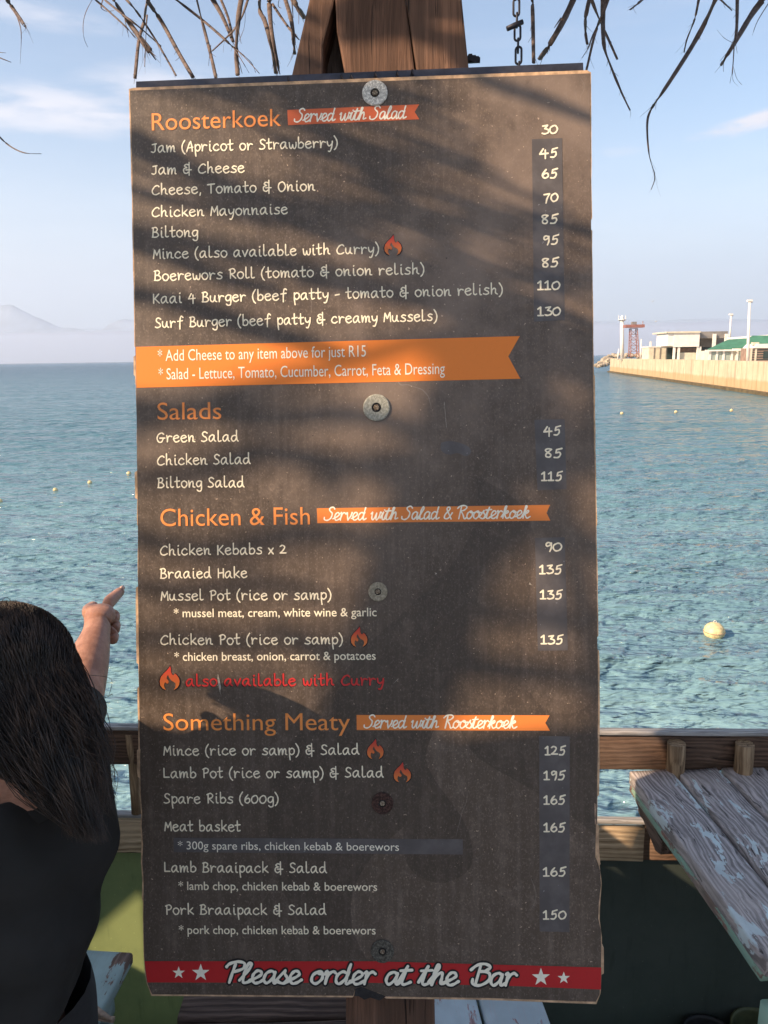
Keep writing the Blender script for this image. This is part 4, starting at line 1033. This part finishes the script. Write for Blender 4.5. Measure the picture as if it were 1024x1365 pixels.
# red lattice tower
e = empty('lattice_tower', at(845, 472, yb - 3), 'red steel lattice tower with a platform beside the white beacon', 'tower')
bs_ = at(845, 476, yb - 3); tp = at(844.5, 438, yb - 3); hh = tp.z - bs_.z
legs = []
for sx, sy in ((-1, -1), (1, -1), (1, 1), (-1, 1)):
    q0 = bs_ + Vector((sx * .95, sy * .95, 0)); q1 = tp + Vector((sx * .7, sy * .7, 0)); legs.append((q0, q1))
    MB().tube([q0, q1], .10, 6).build('leg', M['redsteel'], e)
mb = MB()
for k in range(5):
    for i in range(4):
        A0, A1 = legs[i]; B0, B1 = legs[(i + 1) % 4]
        mb.tube([A0.lerp(A1, k / 5), B0.lerp(B1, (k + 1) / 5)], .05, 4).tube([A0.lerp(A1, (k + 1) / 5), B0.lerp(B1, (k + 1) / 5)], .045, 4)
mb.build('bracing', M['redsteel'], e)
p = at(844.8, 438, yb - 3)
MB().box(p.x - 2.1, p.x + 2.1, p.y - 1.3, p.y + 1.3, p.z + .2, p.z + .85).build('platform', M['redsteel'], e)
MB().box(p.x - .5, p.x + .5, p.y - .5, p.y + .5, p.z + .85, p.z + 1.5).build('lamp_house', M['greyroof'], e)
MB().tube([p + Vector((2, 0, .85)), p + Vector((2, 0, 1.6))], .09, 5).build('mast', M['redsteel'], e)
# warehouse with open bays
yw_ = 150
def bx(mb, x0, y0, x1, y1, y, dep):
    A_ = at(x0, y0, y); B_ = at(x1, y1, y)
    return mb.box(min(A_.x, B_.x), max(A_.x, B_.x), y, y + dep, min(A_.z, B_.z), max(A_.z, B_.z))
e = empty('harbour_warehouse', at(915, 480, yw_), 'cream flat roofed quay warehouse with a dark open bay', 'building')
bx(MB(), 898.5, 443.5, 932, 462, yw_, 8).build('wall', M['white'], e)
bx(MB(), 891, 443, 898.3, 461, yw_ + .1, 7).build('wall', M['white'], e)
bx(MB(), 889, 442, 934, 443.4, yw_ - .3, 9).build('roof', M['cream_w'], e)
bx(MB(), 933.5, 442, 970, 450.5, yw_ + .6, 8).build('roof', M['greyroof'], e)
bx(MB(), 934, 450.6, 969, 462, yw_ + 5, .5).build('shade_wall', M['greyroof'], e)
bx(MB(), 890, 462, 968, 484, yw_ + 6, .5).build('back_wall', M['darkglass'], e)
for px in (898, 904, 929.5, 932, 951, 967): bx(MB(), px, 445 if px > 935 else 462, px + 1.6, 484, yw_ + .2, .3).build('column', M['white'], e)
for i in range(14): bx(MB(), 903 + i * 2, 470, 904 + i * 2, 484, yw_ + .8, .1).build('gate_bar', M['cream_w'], e)
bx(MB(), 900, 464, 930, 469, yw_ + 4, .4).build('stored_crates', M['brownwall'], e)
e = empty('pump_house', at(880, 480, yw_ + 10), 'low cream block building left of the quay warehouse', 'building')
bx(MB(), 865.5, 463, 897, 484, yw_ + 10, 5).build('wall', M['cream_w'], e)
bx(MB(), 864.8, 461.8, 897.4, 462.9, yw_ + 9.9, 5.3).build('parapet', M['white'], e)
for px in (867, 882, 886, 889): bx(MB(), px, 455 + (px % 3), px + 1.5, 461.7, yw_ + 11, .4).build('vent', M['white'], e)
for px in (872, 880, 888): bx(MB(), px, 463.2, px + .5, 484, yw_ + 9.93, .06).build('joint', M['greyroof'], e)
# green roofed building
yg = 122
e = empty('green_roof_building', at(985, 482, yg), 'long cream quay building under a green sheet roof', 'building')
A_ = at(943, 466.5, yg); B_ = at(979, 465, yg); C_ = at(1090, 462, yg)
ridge_l = at(971, 453.5, yg + 3); ridge_r = at(1090, 446, yg + 3); R2 = at(1010, 449, yg + 3)
V = [A_, at(1090, 463, yg), ridge_r, ridge_l]
MB().prism(V, Vector((0, 0, .12))).build('roof', M['greenroof'], e)
MB().prism([ridge_l + Vector((0, 0, .125)), ridge_r + Vector((0, 0, .125)), ridge_r + Vector((0, .3, .5)), ridge_l + Vector((0, .3, .4))], Vector((0, .3, 0))).build('ridge_cap', M['white'], e)
V = [at(979, 465.2, yg - .6), at(1090, 463, yg - .6), at(1090, 449, yg + 2), at(1003, 449.5, yg + 2)]
MB().prism(V, Vector((0, 0, .25))).build('roof', M['greenroof'], e)
bx(MB(), 940.5, 466.4, 979, 467.9, yg - .25, .25).build('gutter', M['white'], e); bx(MB(), 977, 464.6, 1090, 466.2, yg - .9, .25).build('gutter', M['white'], e)
bx(MB(), 946, 467.5, 1090, 486, yg + .3, 5).build('wall', M['cream_w'], e)
for px in (946, 955, 964, 975, 982, 989): bx(MB(), px, 468, px + 1.4, 486, yg + .1, .18).build('mullion', M['white'], e)
for px in (948, 957, 966, 984): bx(MB(), px, 469, px + 7 - (px > 980) * 2, 481, yg + .22, .06).build('window', simple('pale_glazing', (.30, .36, .32), .3, var=.1), e)
for k in range(9): 
    q0 = at(950 + k * 7.5, 465.8 - k * .2, yg - .02); 
yk = 101
e = empty('quay_kiosk', at(1015, 484, yk), 'small brown timber kiosk with a white gable roof on the quay', 'building')
bx(MB(), 1001, 464, 1060, 486, yk, 3).build('wall', M['brownwall'], e)
V = [at(1004.5, 464, yk - .2), at(1060, 464, yk - .2), at(1060, 457.5, yk - .2), at(1010, 458.5, yk - .2)]
MB().prism(V, Vector((0, 3.4, 0))).build('roof', M['white'], e)
bx(MB(), 1004, 456.3, 1012, 460, yk + .2, .6).build('chimney', M['cream_w'], e)
for px in (1001, 1007): bx(MB(), px, 464.5, px + .8, 486, yk - .06, .05).build('corner_board', M['cream_w'], e)
for k in range(6): bx(MB(), 1002, 466 + k * 3.2, 1060, 466.4 + k * 3.2, yk - .03, .02).build('board_joint', M['darkglass'], e)
bx(MB(), 1018, 468, 1024, 478, yk - .04, .03).build('window', M['darkglass'], e)
# lamp poles
for (px, top, bot, y, r, lab) in [(974.5, 420, 452, 130, .11, 'thin white light pole behind the green roof'), (998, 402, 486, 98, .14, 'tall pale floodlight pole in front of the green roof'), (855, 452, 478, 180, .1, 'short thin white pole on the quay behind the wall'), (825, 465, 478, 186, .12, 'stubby white post left of the beacon column')]:
    a = at(px - 1.5, bot + 2, y); b_ = at(px + 1.4 if r > .13 else px, top, y)
    e = empty('light_pole', a, lab, 'light pole')
    MB().tube([a, b_], [r * 1.5, r], 8).build('pole', M['white'], e, True)
    if top < 430:
        MB().box(b_.x - .28, b_.x + .28, b_.y - .2, b_.y + .2, b_.z, b_.z + .22).tube([b_, b_ + Vector((.35, 0, -.1))], .1, 6).build('floodlight', M['white'], e)
# seagulls
def gull(px, py, y, s_, lab, fl=0.0):
    c = at(px, py, y); e = empty('seagull', c, lab, 'seagull')
    m_ = M['white']
    MB().tube([(-.22 * s_, 0, 0), (-.1 * s_, 0, .02), (.08 * s_, 0, .03), (.2 * s_, 0, .02), (.27 * s_, 0, .01)], [.02, .07 * s_, .08 * s_, .045 * s_, .01], 8).build('body', m_, e, True, local=True)
    for sg in (-1, 1):
        V = [(.08 * s_, sg * .05, .04), (-.06 * s_, sg * .05, .04), (-.04 * s_, sg * .38 * s_, (.16 + fl) * s_), (.07 * s_, sg * .36 * s_, (.17 + fl) * s_), (-.1 * s_, sg * .75 * s_, (.05 + fl) * s_)]
        o = MB().add(V, [(0, 1, 2, 3), (3, 2, 4)]).build('wing', m_, e, False, local=True)
    e.rotation_euler = (0, .1, R(60)); return e
gull(870, 402, 150, 1.2, 'white seagull flying high left of the warehouse', .1); gull(874.5, 428.5, 150, 1.4, 'white seagull gliding low over the pump house'); gull(857, 431, 150, .9, 'small white seagull perched high beside the red tower')
# buoys
bm_ = simple('yellow_buoy', (.62, .50, .26), .6, var=.3, scale=14, bump=.004)
def buoy(px, py, r, lab, grp=None, seg=16):
    c = on_z(px, py, WZ); e = empty('buoy', c, lab, 'buoy', grp)
    bm = bmesh.new(); bmesh.ops.create_uvsphere(bm, u_segments=seg, v_segments=seg, radius=r)
    for v in bm.verts: v.co *= 1 + .035 * noise.noise(v.co * (6 / r) * .4); v.co.z = v.co.z * .92 + r * .35
    me = bpy.data.meshes.new('float'); bm.to_mesh(me); bm.free(); me.materials.append(bm_); me.polygons.foreach_set('use_smooth', [True] * len(me.polygons))
    link(bpy.data.objects.new('float', me), e)
    if r > .1:
        o = MB().tube([(cos(t) * .022, 0, r * 1.27 + .012 + sin(t) * .02) for t in [2 * pi * i / 10 for i in range(11)]], .006, 5, cap=False).build('lifting_ring', M['white'], e, True, local=True)
        o = MB().tube([(cos(t) * r * 1.01, sin(t) * r * 1.01, r * .36) for t in [2 * pi * i / 24 for i in range(25)]], .007, 5, cap=False).build('rope_band', M['ply_dark'], e, True, local=True)
buoy(952, 846, .165, 'large round yellow buoy floating off the railing on the right')
for (px, py, r, lab) in [(0, 669, .085, 'small yellow buoy at the left edge of the photograph'), (74, 654, .085, 'small yellow buoy second from the left of the line'), (120, 644, .085, 'small yellow buoy third from the left of the line'), (172, 632, .09, 'small yellow buoy close to the left edge of the board'), (829, 552, .13, 'tiny pale buoy right beside the board edge'), (901, 550, .13, 'tiny pale buoy in the middle below the harbour wall'), (975, 548, .13, 'tiny pale buoy on the right below the harbour wall')]:
    buoy(px, py, r, lab, 'small buoys in a line', 10)

# ================================================================== PERSON
def skin(name, nodes, edges, m, parent, sub=2, root=0):
    """nodes: list of (Vector, radius or (rx, ry))"""
    me = bpy.data.meshes.new('s'); me.from_pydata([tuple(n[0]) for n in nodes], edges, [])
    ob = bpy.data.objects.new('s', me); COL.objects.link(ob)
    md = ob.modifiers.new('k', 'SKIN'); md.use_smooth_shade = True
    if hasattr(md, 'branch_smoothing'): md.branch_smoothing = .6
    for i, n in enumerate(nodes):
        r = n[1] if hasattr(n[1], '__len__') else (n[1], n[1])
        me.skin_vertices[0].data[i].radius = r
        me.skin_vertices[0].data[i].use_root = (i == root)
    sm = ob.modifiers.new('u', 'SUBSURF'); sm.levels = sub; sm.render_levels = sub
    dg = bpy.context.evaluated_depsgraph_get()
    out = bpy.data.meshes.new_from_object(ob.evaluated_get(dg)); bpy.data.objects.remove(ob)
    out.name = name; out.materials.clear(); out.materials.append(m)
    inv = wm(parent).inverted()
    out.transform(inv)
    out.polygons.foreach_set('use_smooth', [True] * len(out.polygons))
    return link(bpy.data.objects.new(name, out), parent)
sk, nt, b = mat('skin', (.42, .22, .15), .5, 0, .4)
co = nt.pos()
n_ = nt.noise(co, 34, 5, .7); n2_ = nt.noise(nt.scale(co, 1, 1, 2.2), 150, 5, .7)
nt.put(b.inputs['Base Color'], nt.mix(nt.ramp(n_, .35, .68), (.30, .145, .095), (.46, .245, .170)))
nt.put(b.inputs['Normal'], nt.bump(n2_, .6, .0016))
b.inputs['Subsurface Weight'].default_value = .12; b.inputs['Subsurface Radius'].default_value = (.6, .25, .12); b.inputs['Subsurface Scale'].default_value = .01
hm, nt, b = mat('dark_hair', (.018, .014, .012), .38, 0, .5)
hn_ = nt.noise(nt.scale(nt.pos(), 60, 60, 3), 1, 3, .6)
nt.put(b.inputs['Base Color'], nt.mix(nt.ramp(hn_, .4, .7), (.018, .012, .009), (.085, .052, .035)))
HC = P(4, 903, 1.13)                       # head centre
per = empty('person', (HC.x, HC.y, 0), 'woman with long dark hair in a black top pointing at the board with her arm', 'person')
fw = Vector((-.86, .5, 0)).normalized(); rt = Vector((-fw.y, fw.x, 0)) * -1      # facing left and away; rt = her right
U = Vector((0, 0, 1))
chest = P(18, 1110, 1.19); pel = Vector((chest.x - .10, chest.y + .02, .86)); waist = chest.lerp(pel, .55)
shR = P(62, 1020, 1.24); neck0 = Vector((HC.x + .02, HC.y - .01, HC.z - .16))
shL = Vector((2 * neck0.x - shR.x - .04, neck0.y * 2 - shR.y + .1, shR.z))
elb = P(95, 962, 1.36); fore = P(108, 908, 1.44); wr = P(128, 850, 1.53); palm0 = P(127, 834, 1.56); palm1 = P(133, 819, 1.59)
nodes = [(pel, (.10, .08)), (waist, (.10, .075)), (chest, (.12, .075)), (neck0 - U * .05, (.075, .06)), (neck0 + U * .02, .056), (HC - U * .07, .06), (HC, (.072, .082)), (HC + U * .05, (.065, .07)),
 (shR, .055), (elb, .052), (fore, .050), (wr, .034), (palm0, (.035, .031)), (palm1, (.035, .028)),
 (shL, .06), (shL + Vector((-.1, .02, -.26)), .042), (shL + Vector((-.16, .08, -.48)), .028), (shL + Vector((-.18, .11, -.56)), .03),
 (pel + rt * .08 - U * .1, .07), (pel + rt * .1 - U * .44, .06), (pel + rt * .1 - U * .78, .04), (pel - rt * .08 - U * .1, .07), (pel - rt * .1 - U * .44, .06), (pel - rt * .1 - U * .78, .04),
 (pel + rt * .1 - U * .83 + fw * .14, .03), (pel - rt * .1 - U * .83 + fw * .14, .03)]
edges = [(0, 1), (1, 2), (2, 3), (3, 4), (4, 5), (5, 6), (6, 7), (2, 8), (8, 9), (9, 10), (10, 11), (11, 12), (12, 13), (2, 14), (14, 15), (15, 16), (16, 17), (0, 18), (18, 19), (19, 20), (0, 21), (21, 22), (22, 23), (20, 24), (23, 25)]
def chain(start, pts):
    prev = start
    for p, r in pts: nodes.append((p, r)); edges.append((prev, len(nodes) - 1)); prev = len(nodes) - 1
# index finger pointing away and up right
chain(13, [(P(141, 807, 1.62), .0155), (P(149, 799, 1.655), .0140), (P(157, 791.5, 1.685), .0118), (P(163.5, 785.5, 1.705), .0102)])
# curled fingers
chain(13, [(P(147, 815, 1.625), .0145), (P(153.5, 820, 1.64), .0130), (P(152, 829, 1.61), .0115)])
chain(13, [(P(147, 826, 1.61), .0145), (P(154.5, 833, 1.62), .0130), (P(152, 842, 1.59), .0118)])
chain(12, [(P(143, 838, 1.58), .0145), (P(152.5, 847, 1.59), .0125), (P(149.5, 855, 1.565), .0112)])
# thumb folded along the near side
chain(13, [(P(121, 818, 1.60), .0220), (P(119, 813, 1.64), .0150), (P(127, 806, 1.67), .0110)])
skin('body', nodes, edges, sk, per, 2)
nl = MB().tube([P(161.5, 785, 1.692), P(165.3, 782.4, 1.702)], [.0055, .0045], 8, .5, side=Vector((0, 1, 0))).build('fingernail', simple('nail', (.55, .36, .30), .3, var=.05), per, True)
# ear
def ear():
    c = P(3, 962, 1.13 - .080); mb = MB()
    pts = []
    for i in range(13):
        a = R(-60) + R(300) * i / 12
        pts.append(c + fw * (-.016 * cos(a)) * -1 + U * (.030 * sin(a)) + Vector((.004 * cos(a), -.004, 0)))
    mb.tube(pts, [.0045 + .0015 * sin(pi * i / 12) for i in range(13)], 8)
    mb.tube([c + U * .02, c, c - U * .028], [.006, .010, .006], 8, .6)
    return mb.build('ear', sk, per, True)
ear()
# face (turned away from the viewer)
mb = MB()
fc = HC + fw * .075
mb.tube([fc + U * .03, fc + fw * .022 - U * .012, fc + fw * .004 - U * .02], [.008, .013, .008], 8); mb.build('nose', sk, per, True)
MB().tube([fc + rt * .022 - U * .052, fc + fw * .004 - U * .05, fc - rt * .022 - U * .052], [.003, .007, .003], 8).build('mouth', simple('lips', (.4, .14, .12), .5), per, True)
for s_ in (-1, 1):
    bm = bmesh.new(); bmesh.ops.create_uvsphere(bm, u_segments=10, v_segments=8, radius=.012, matrix=Matrix.Translation(wm(per).inverted() @ (fc + rt * s_ * .03 + U * .022 - fw * .008)))
    me = bpy.data.meshes.new('eye'); bm.to_mesh(me); bm.free(); me.materials.append(M['white']); link(bpy.data.objects.new('eye', me), per)
def loft(rings, n=40, m_=None, name='part', fold=0.0, closed_top=False):
    """rings: (centre, axis a vector, axis b vector)"""
    V = []; Fc = []
    for k, (c, a, b_) in enumerate(rings):
        for i in range(n):
            t = 2 * pi * i / n; p = c + a * cos(t) + b_ * sin(t); d = (a * cos(t) + b_ * sin(t)).normalized()
            f_ = noise.noise(Vector((p.x * 9, p.y * 9, p.z * 3.5))) * fold + noise.noise(Vector((p.x * 4, p.y * 4 + p.z * 9, p.z * 2))) * fold
            V.append(p + d * f_)
    for k in range(len(rings) - 1):
        for i in range(n):
            a = k * n + i; c = k * n + (i + 1) % n; Fc.append([a, c, c + n, a + n])
    return V, Fc
def interp(keys, sub):
    out = []
    n = len(keys)
    for i in range(n - 1):
        q = [keys[max(i - 1, 0)], keys[i], keys[i + 1], keys[min(i + 2, n - 1)]]
        for k in range(sub):
            t = k / sub
            out.append(tuple(.5 * ((2 * q[1][j]) + (q[2][j] - q[0][j]) * t + (2 * q[0][j] - 5 * q[1][j] + 4 * q[2][j] - q[3][j]) * t * t + (3 * q[1][j] - q[0][j] - 3 * q[2][j] + q[3][j]) * t ** 3) for j in range(3)))
    out.append(keys[-1]); return out
def ringk(px, py, d, a, b_): c = P(px, py, d); return (c, rt * a, fw * b_)
hem = Vector((pel.x - .06, pel.y, .66))
tor = [(hem, rt * .15, fw * .12), (Vector((pel.x - .045, pel.y, .82)), rt * .148, fw * .115), ringk(-18, 1340, 1.24, .150, .115), ringk(4, 1260, 1.22, .158, .116), ringk(14, 1180, 1.20, .166, .114), ringk(14, 1110, 1.19, .172, .110), ringk(16, 1066, 1.18, .168, .092), ringk(12, 1046, 1.17, .138, .078), ringk(0, 1040, 1.16, .095, .070), ringk(-6, 1040, 1.16, .084, .066)]
V, Fc = loft(interp(tor, 6), 56, fold=.030)
slv = [(P(44, 1050, 1.20), .066), (P(66, 1018, 1.25), .066), (P(86, 980, 1.32), .058), (P(99, 950, 1.38), .0520), (P(101, 943, 1.395), .0525)]
ax_ = (P(101, 943, 1.395) - P(66, 1018, 1.25)).normalized(); s1_ = ax_.cross(U).normalized(); s2_ = ax_.cross(s1_)
V2, F2 = loft(interp([(c, s1_ * r, s2_ * r) for c, r in slv] + [(P(100.5, 945, 1.39), s1_ * .048, s2_ * .048)], 5), 32, fold=.005)
k0 = len(V); V += V2; Fc += [[i + k0 for i in f] for f in F2]
ls_ = [(shL.lerp(neck0, .35) - U * .03, .075), (shL, .07), (shL + Vector((-.05, .02, -.12)), .06), (shL + Vector((-.08, .02, -.2)), .056)]
V2, F2 = loft(interp([(c, rt * r, fw * r) for c, r in ls_], 4), 24, fold=.004)
k0 = len(V); V += V2; Fc += [[i + k0 for i in f] for f in F2]
mesh_obj('black_top', V, Fc, M['shirt'], per, True)
V = []; Fc = []
for sg in (1, -1):
    lg = [(pel - U * .02 + rt * .05 * sg, .125), (pel + rt * .085 * sg - U * .14, .10), (pel + rt * .1 * sg - U * .44, .075), (pel + rt * .1 * sg - U * .8, .06)]
    V2, F2 = loft(interp([(c, rt * r, fw * r) for c, r in lg], 5), 24, fold=.004)
    k0 = len(V); V += V2; Fc += [[i + k0 for i in f] for f in F2]
mesh_obj('trousers', V, Fc, M['trousers'], per, True)
# hair: scalp shell and falling mass, then loose strands
back = -fw
capn = [(HC + U * .012 - fw * .012, (.097, .097)), (HC + back * .035 - U * .03, .085), (HC + back * .055 - U * .10 + rt * .0, .072), (P(72, 985, 1.09), .060), (P(98, 1030, 1.07), .044), (P(112, 1062, 1.07), .022)]
skin('hair_mass', capn, [(i, i + 1) for i in range(5)], hm, per, 3)
g = random.Random(21)
mb = MB()
for i in range(5200):
    # root on the scalp
    a = g.uniform(0, 2 * pi); e_ = g.uniform(.0, 1.0) ** .8 * pi * .5
    rd = Vector((cos(a) * cos(e_), sin(a) * cos(e_), sin(e_)))
    if rd.dot(fw) > .45 and rd.z < .55: continue
    root = HC + Vector((rd.x * .104, rd.y * .104, rd.z * .098 + .014))
    t = g.random()
    ex = g.uniform(28, 122); end = P(ex + t * 22, min(1110, 985 + (ex - 28) * 1.6 + g.uniform(-20, 35)) + t * 14, g.uniform(1.02, 1.10))
    if g.random() < .2: end = P(g.uniform(118, 156), g.uniform(990, 1095), g.uniform(1.05, 1.16))
    outv = (rd + back * .8 + Vector((0, -.35, 0)) * g.random()).normalized()
    mid = HC + outv * .112 - U * .03; mid2 = (mid.lerp(end, .5)) + outv * .02 * g.random() - U * .01
    if mid.x < HC.x + .012 and rd.z < .5: mid.x = HC.x + .012 + g.random() * .02
    j = Vector((g.uniform(-1, 1), g.uniform(-1, 1), g.uniform(-1, 1))) * .004
    pts = catmull([root, mid + j, mid2 + j * 2, end], 5)
    wv = g.uniform(0, 6)
    wa = g.choice((.002, .004, .008)); fq = g.uniform(.35, .7)
    pts = [p + Vector((sin(k * fq + wv), cos(k * fq * .9 + wv), 0)) * wa * (k / len(pts)) for k, p in enumerate(pts)]
    r = g.uniform(.0003, .0008)
    mb.tube(pts, [r] * (len(pts) - 4) + [r * .8, r * .6, r * .4, r * .15], 3, cap=False)
for i in range(110):
    t = g.random(); bx0 = 45 + 75 * t; by0 = 835 + 175 * t
    sx_ = g.uniform(2, 26); sy_ = g.uniform(20, 75)
    mb.tube(catmull([P(bx0 - 10, by0 - 20, 1.12), P(bx0 + sx_ * .6, by0 + sy_ * .3, 1.1), P(bx0 + sx_, by0 + sy_ * .7, 1.11), P(bx0 + sx_ * g.uniform(.3, 1.3), by0 + sy_, 1.12)], 5), .0003, 3, cap=False)
# flyaway hairs
for (a0, a1, a2) in [((105, 940), (150, 925), (130, 935)), ((60, 850), (92, 892), (118, 908)), ((120, 960), (150, 975), (128, 950)), ((75, 870), (100, 905), (112, 930)), ((10, 812), (20, 800), (30, 812)), ((0, 806), (8, 796), (18, 804)), ((125, 1000), (156, 1030), (152, 1066)), ((110, 990), (150, 1020), (140, 1080)), ((120, 900), (148, 905), (146, 925))]:
    mb.tube(catmull([P(*a0, 1.1), P(*a1, 1.12), P(*a2, 1.13)], 8), .0004, 3, cap=False)
mb.build('hair_strands', hm, per, True)

# ================================================================== ADDED SHADE CASTERS, UNSEEN BEHIND THE CAMERA
SH = Vector((SUN.x, SUN.y, 0)).normalized(); SP = Vector((-SH.y, SH.x, 0)); TE = tan(R(SUN_EL))
shade_umb = empty('thatched_umbrella', hit(400, 1300) + SH * 3.6 - Vector((0, 0, hit(400, 1300).z)), 'added second umbrella of palm strips behind the viewer, placed to dapple the board', 'umbrella')  # added unseen umbrella whose strips shape the dappled shade
def sunpt(px, py, s_): return hit(px, py) + SUN * s_
g = random.Random(8)
def shade_strip(pl, wpx, s_, seed):
    q = catmull([(a, b_, 0) for a, b_ in pl], 4); n = len(q)
    pts = [sunpt(p.x, p.y, s_ + .03 * sin(i + seed)) for i, p in enumerate(q)]
    rad = [wpx * .5 * PX * (.55 + .45 * sin(pi * (i + .5) / n)) * (1 + .2 * noise.noise(Vector((i * .8, seed, 3)))) for i in range(n)]
    MB().tube(pts, rad, 6, .15, side=SUN).build('frond', M['frond'], shade_umb, False)  # ribbon added toward the sun to cast one shade streak
def inpoly(x, y, pl):
    c = False; j = len(pl) - 1
    for i in range(len(pl)):
        if (pl[i][1] > y) != (pl[j][1] > y) and x < (pl[j][0] - pl[i][0]) * (y - pl[i][1]) / (pl[j][1] - pl[i][1]) + pl[i][0]: c = not c
        j = i
    return c
MASS = [(130, 165), (200, 178), (250, 205), (340, 245), (400, 232), (392, 205), (330, 168), (240, 138), (130, 105), (130, -60), (365, -60), (398, 62), (480, 76), (560, 88), (590, 118), (640, 205), (700, 250), (840, 322), (840, 470), (700, 425), (600, 385), (500, 345), (420, 318), (330, 300), (230, 275), (130, 255)]
for k in range(62):
    y0 = -220 + k * 12.5 + g.uniform(-3, 3); run = []
    x = 100
    while x < 880:
        yy_ = y0 + (x - 100) * .30 + 6 * sin(x * .02 + k)
        if inpoly(x, yy_, MASS): run.append((x, yy_))
        else:
            if len(run) > 2: shade_strip([(run[0][0] - g.uniform(0, 20), run[0][1] - 5)] + run[::3] + [(run[-1][0] + g.uniform(0, 25), run[-1][1] + 6)], g.uniform(8, 13), 2.7 + g.uniform(-.15, .15), k)
            run = []
        x += 16
    if len(run) > 2: shade_strip(run[::3] + [run[-1]], 11, 2.7, k)
for (pl, wd, s_) in [([(600, 84), (660, 112), (720, 132), (830, 175)], 24, 2.9), ([(130, 315), (230, 345), (300, 372), (380, 388)], 24, 3.4), ([(130, 385), (230, 402), (300, 425), (380, 450), (460, 470)], 34, 3.4),
 ([(400, 378), (520, 398), (640, 425), (720, 452)], 15, 3.2), ([(130, 538), (260, 543), (330, 560), (460, 552), (580, 575), (650, 560)], 34, 4), ([(130, 640), (260, 632), (340, 604), (420, 612), (560, 640), (680, 655)], 36, 4.2),
 ([(670, 610), (740, 600), (850, 590)], 80, 4), ([(120, 700), (280, 735), (400, 712), (560, 724)], 34, 4.4), ([(540, 770), (640, 735), (720, 700), (850, 760)], 50, 4.2), ([(120, 770), (260, 792), (340, 778), (440, 792)], 26, 4.2),
 ([(400, 870), (500, 860), (620, 888), (820, 905)], 42, 4.4), ([(120, 860), (240, 850), (330, 858), (400, 838)], 28, 4.3), ([(600, 520), (720, 535), (850, 560)], 20, 4), ([(120, 900), (240, 915), (380, 905)], 20, 4.2), ([(430, 660), (470, 620), (560, 600)], 26, 4.2), ([(620, 830), (720, 820), (840, 835)], 24, 4.2),
 ([(395, 2), (480, -12), (560, 10), (660, 10)], 34, 3.0), ([(560, 20), (590, 45), (650, 60)], 44, 2.6), ([(380, 84), (480, 86), (570, 92), (650, 84)], 22, 2.5), ([(590, 0), (620, 20), (660, 40)], 40, 2.6), ([(380, -30), (480, -40), (640, -30)], 40, 2.7)]:
    s_ *= .86 if pl[0][1] < 500 else 1.15
    wd *= .85 if pl[0][1] < 500 else .82
    shade_strip(pl, wd, s_, int(wd))
MB().tube([shade_umb.location, shade_umb.location + Vector((0, 0, 4.4))], [.07, .06], 12).build('post', M['post'], shade_umb, True)
for i in range(8):
    a = 2 * pi * i / 8; p0 = shade_umb.location + Vector((0, 0, 4.9)); MB().tube([p0 - Vector((0, 0, .5)), p0 + Vector((cos(a) * 1.1, sin(a) * 1.1, -.9))], .02, 6).build('rafter', M['post'], shade_umb, True)
# added unseen board screen, its uneven top shaped to shade the board's lower half
DF = 2.3
def lat(p): return p.dot(SP)
cont = [(100, 955), (172, 962), (250, 974), (330, 990), (430, 1000), (520, 1004), (575, 1004), (600, 988), (640, 980), (700, 975), (790, 966), (900, 960)]
pb = hit(500, 960)
base_l = pb + SH * DF
scr = empty('shade_screen', (base_l.x, base_l.y, 0), 'added screen of uneven upright boards behind the viewer, shaped to shade the board', 'screen')
l0 = base_l.dot(SH)
keys = [(lat(hit(x, y)), hit(x, y).z + TE * (l0 - hit(x, y).dot(SH))) for x, y in cont]
keys.sort()
def topz(l):
    if l <= keys[0][0]: return keys[0][1]
    if l >= keys[-1][0]: return keys[-1][1]
    for a, c in zip(keys, keys[1:]):
        if a[0] <= l <= c[0]: return a[1] + (c[1] - a[1]) * (l - a[0]) / (c[0] - a[0])
holep = [(100, 1262), (135, 1228), (200, 1172), (200, 1300), (150, 1275), (118, 1275)]  # gap cut in the added screen so sun reaches the low wall
hq = [on_y(x, y, YW + .036) for x, y in holep]
hl = [(lat(p), p.z + TE * (l0 - p.dot(SH))) for p in hq]
def hole_at(l):
    zs = []
    for i in range(len(hl)):
        a, c = hl[i], hl[(i + 1) % len(hl)]
        if (a[0] <= l < c[0]) or (c[0] <= l < a[0]): zs.append(a[1] + (c[1] - a[1]) * (l - a[0]) / (c[0] - a[0]))
    return (min(zs), max(zs)) if len(zs) >= 2 else None
wl = .03; l = lat(base_l) - 2.6; fr_ = 0
mbx = []
while l < lat(base_l) + 2.4:
    e_ = 1e-4; zt0, zt1 = topz(l + e_), topz(l + wl - e_); h0_, h1_ = hole_at(l + e_), hole_at(l + wl - e_)
    p = SP * l + SH * l0; q_ = SP * (l + wl) + SH * l0
    segs = [((0, 0), (zt0, zt1))] if not (h0_ and h1_) else [((0, 0), (h0_[0], h1_[0])), ((h0_[1], h1_[1]), (zt0, zt1))]
    mb = MB()
    for (za, zb), (zc, zd) in segs:
        mb.prism([Vector((p.x, p.y, za)), Vector((q_.x, q_.y, zb)), Vector((q_.x, q_.y, zd)), Vector((p.x, p.y, zc))], SH * .02)
    mb.build('shade_board', M['shade_wood'], scr)
    l += wl + .00001
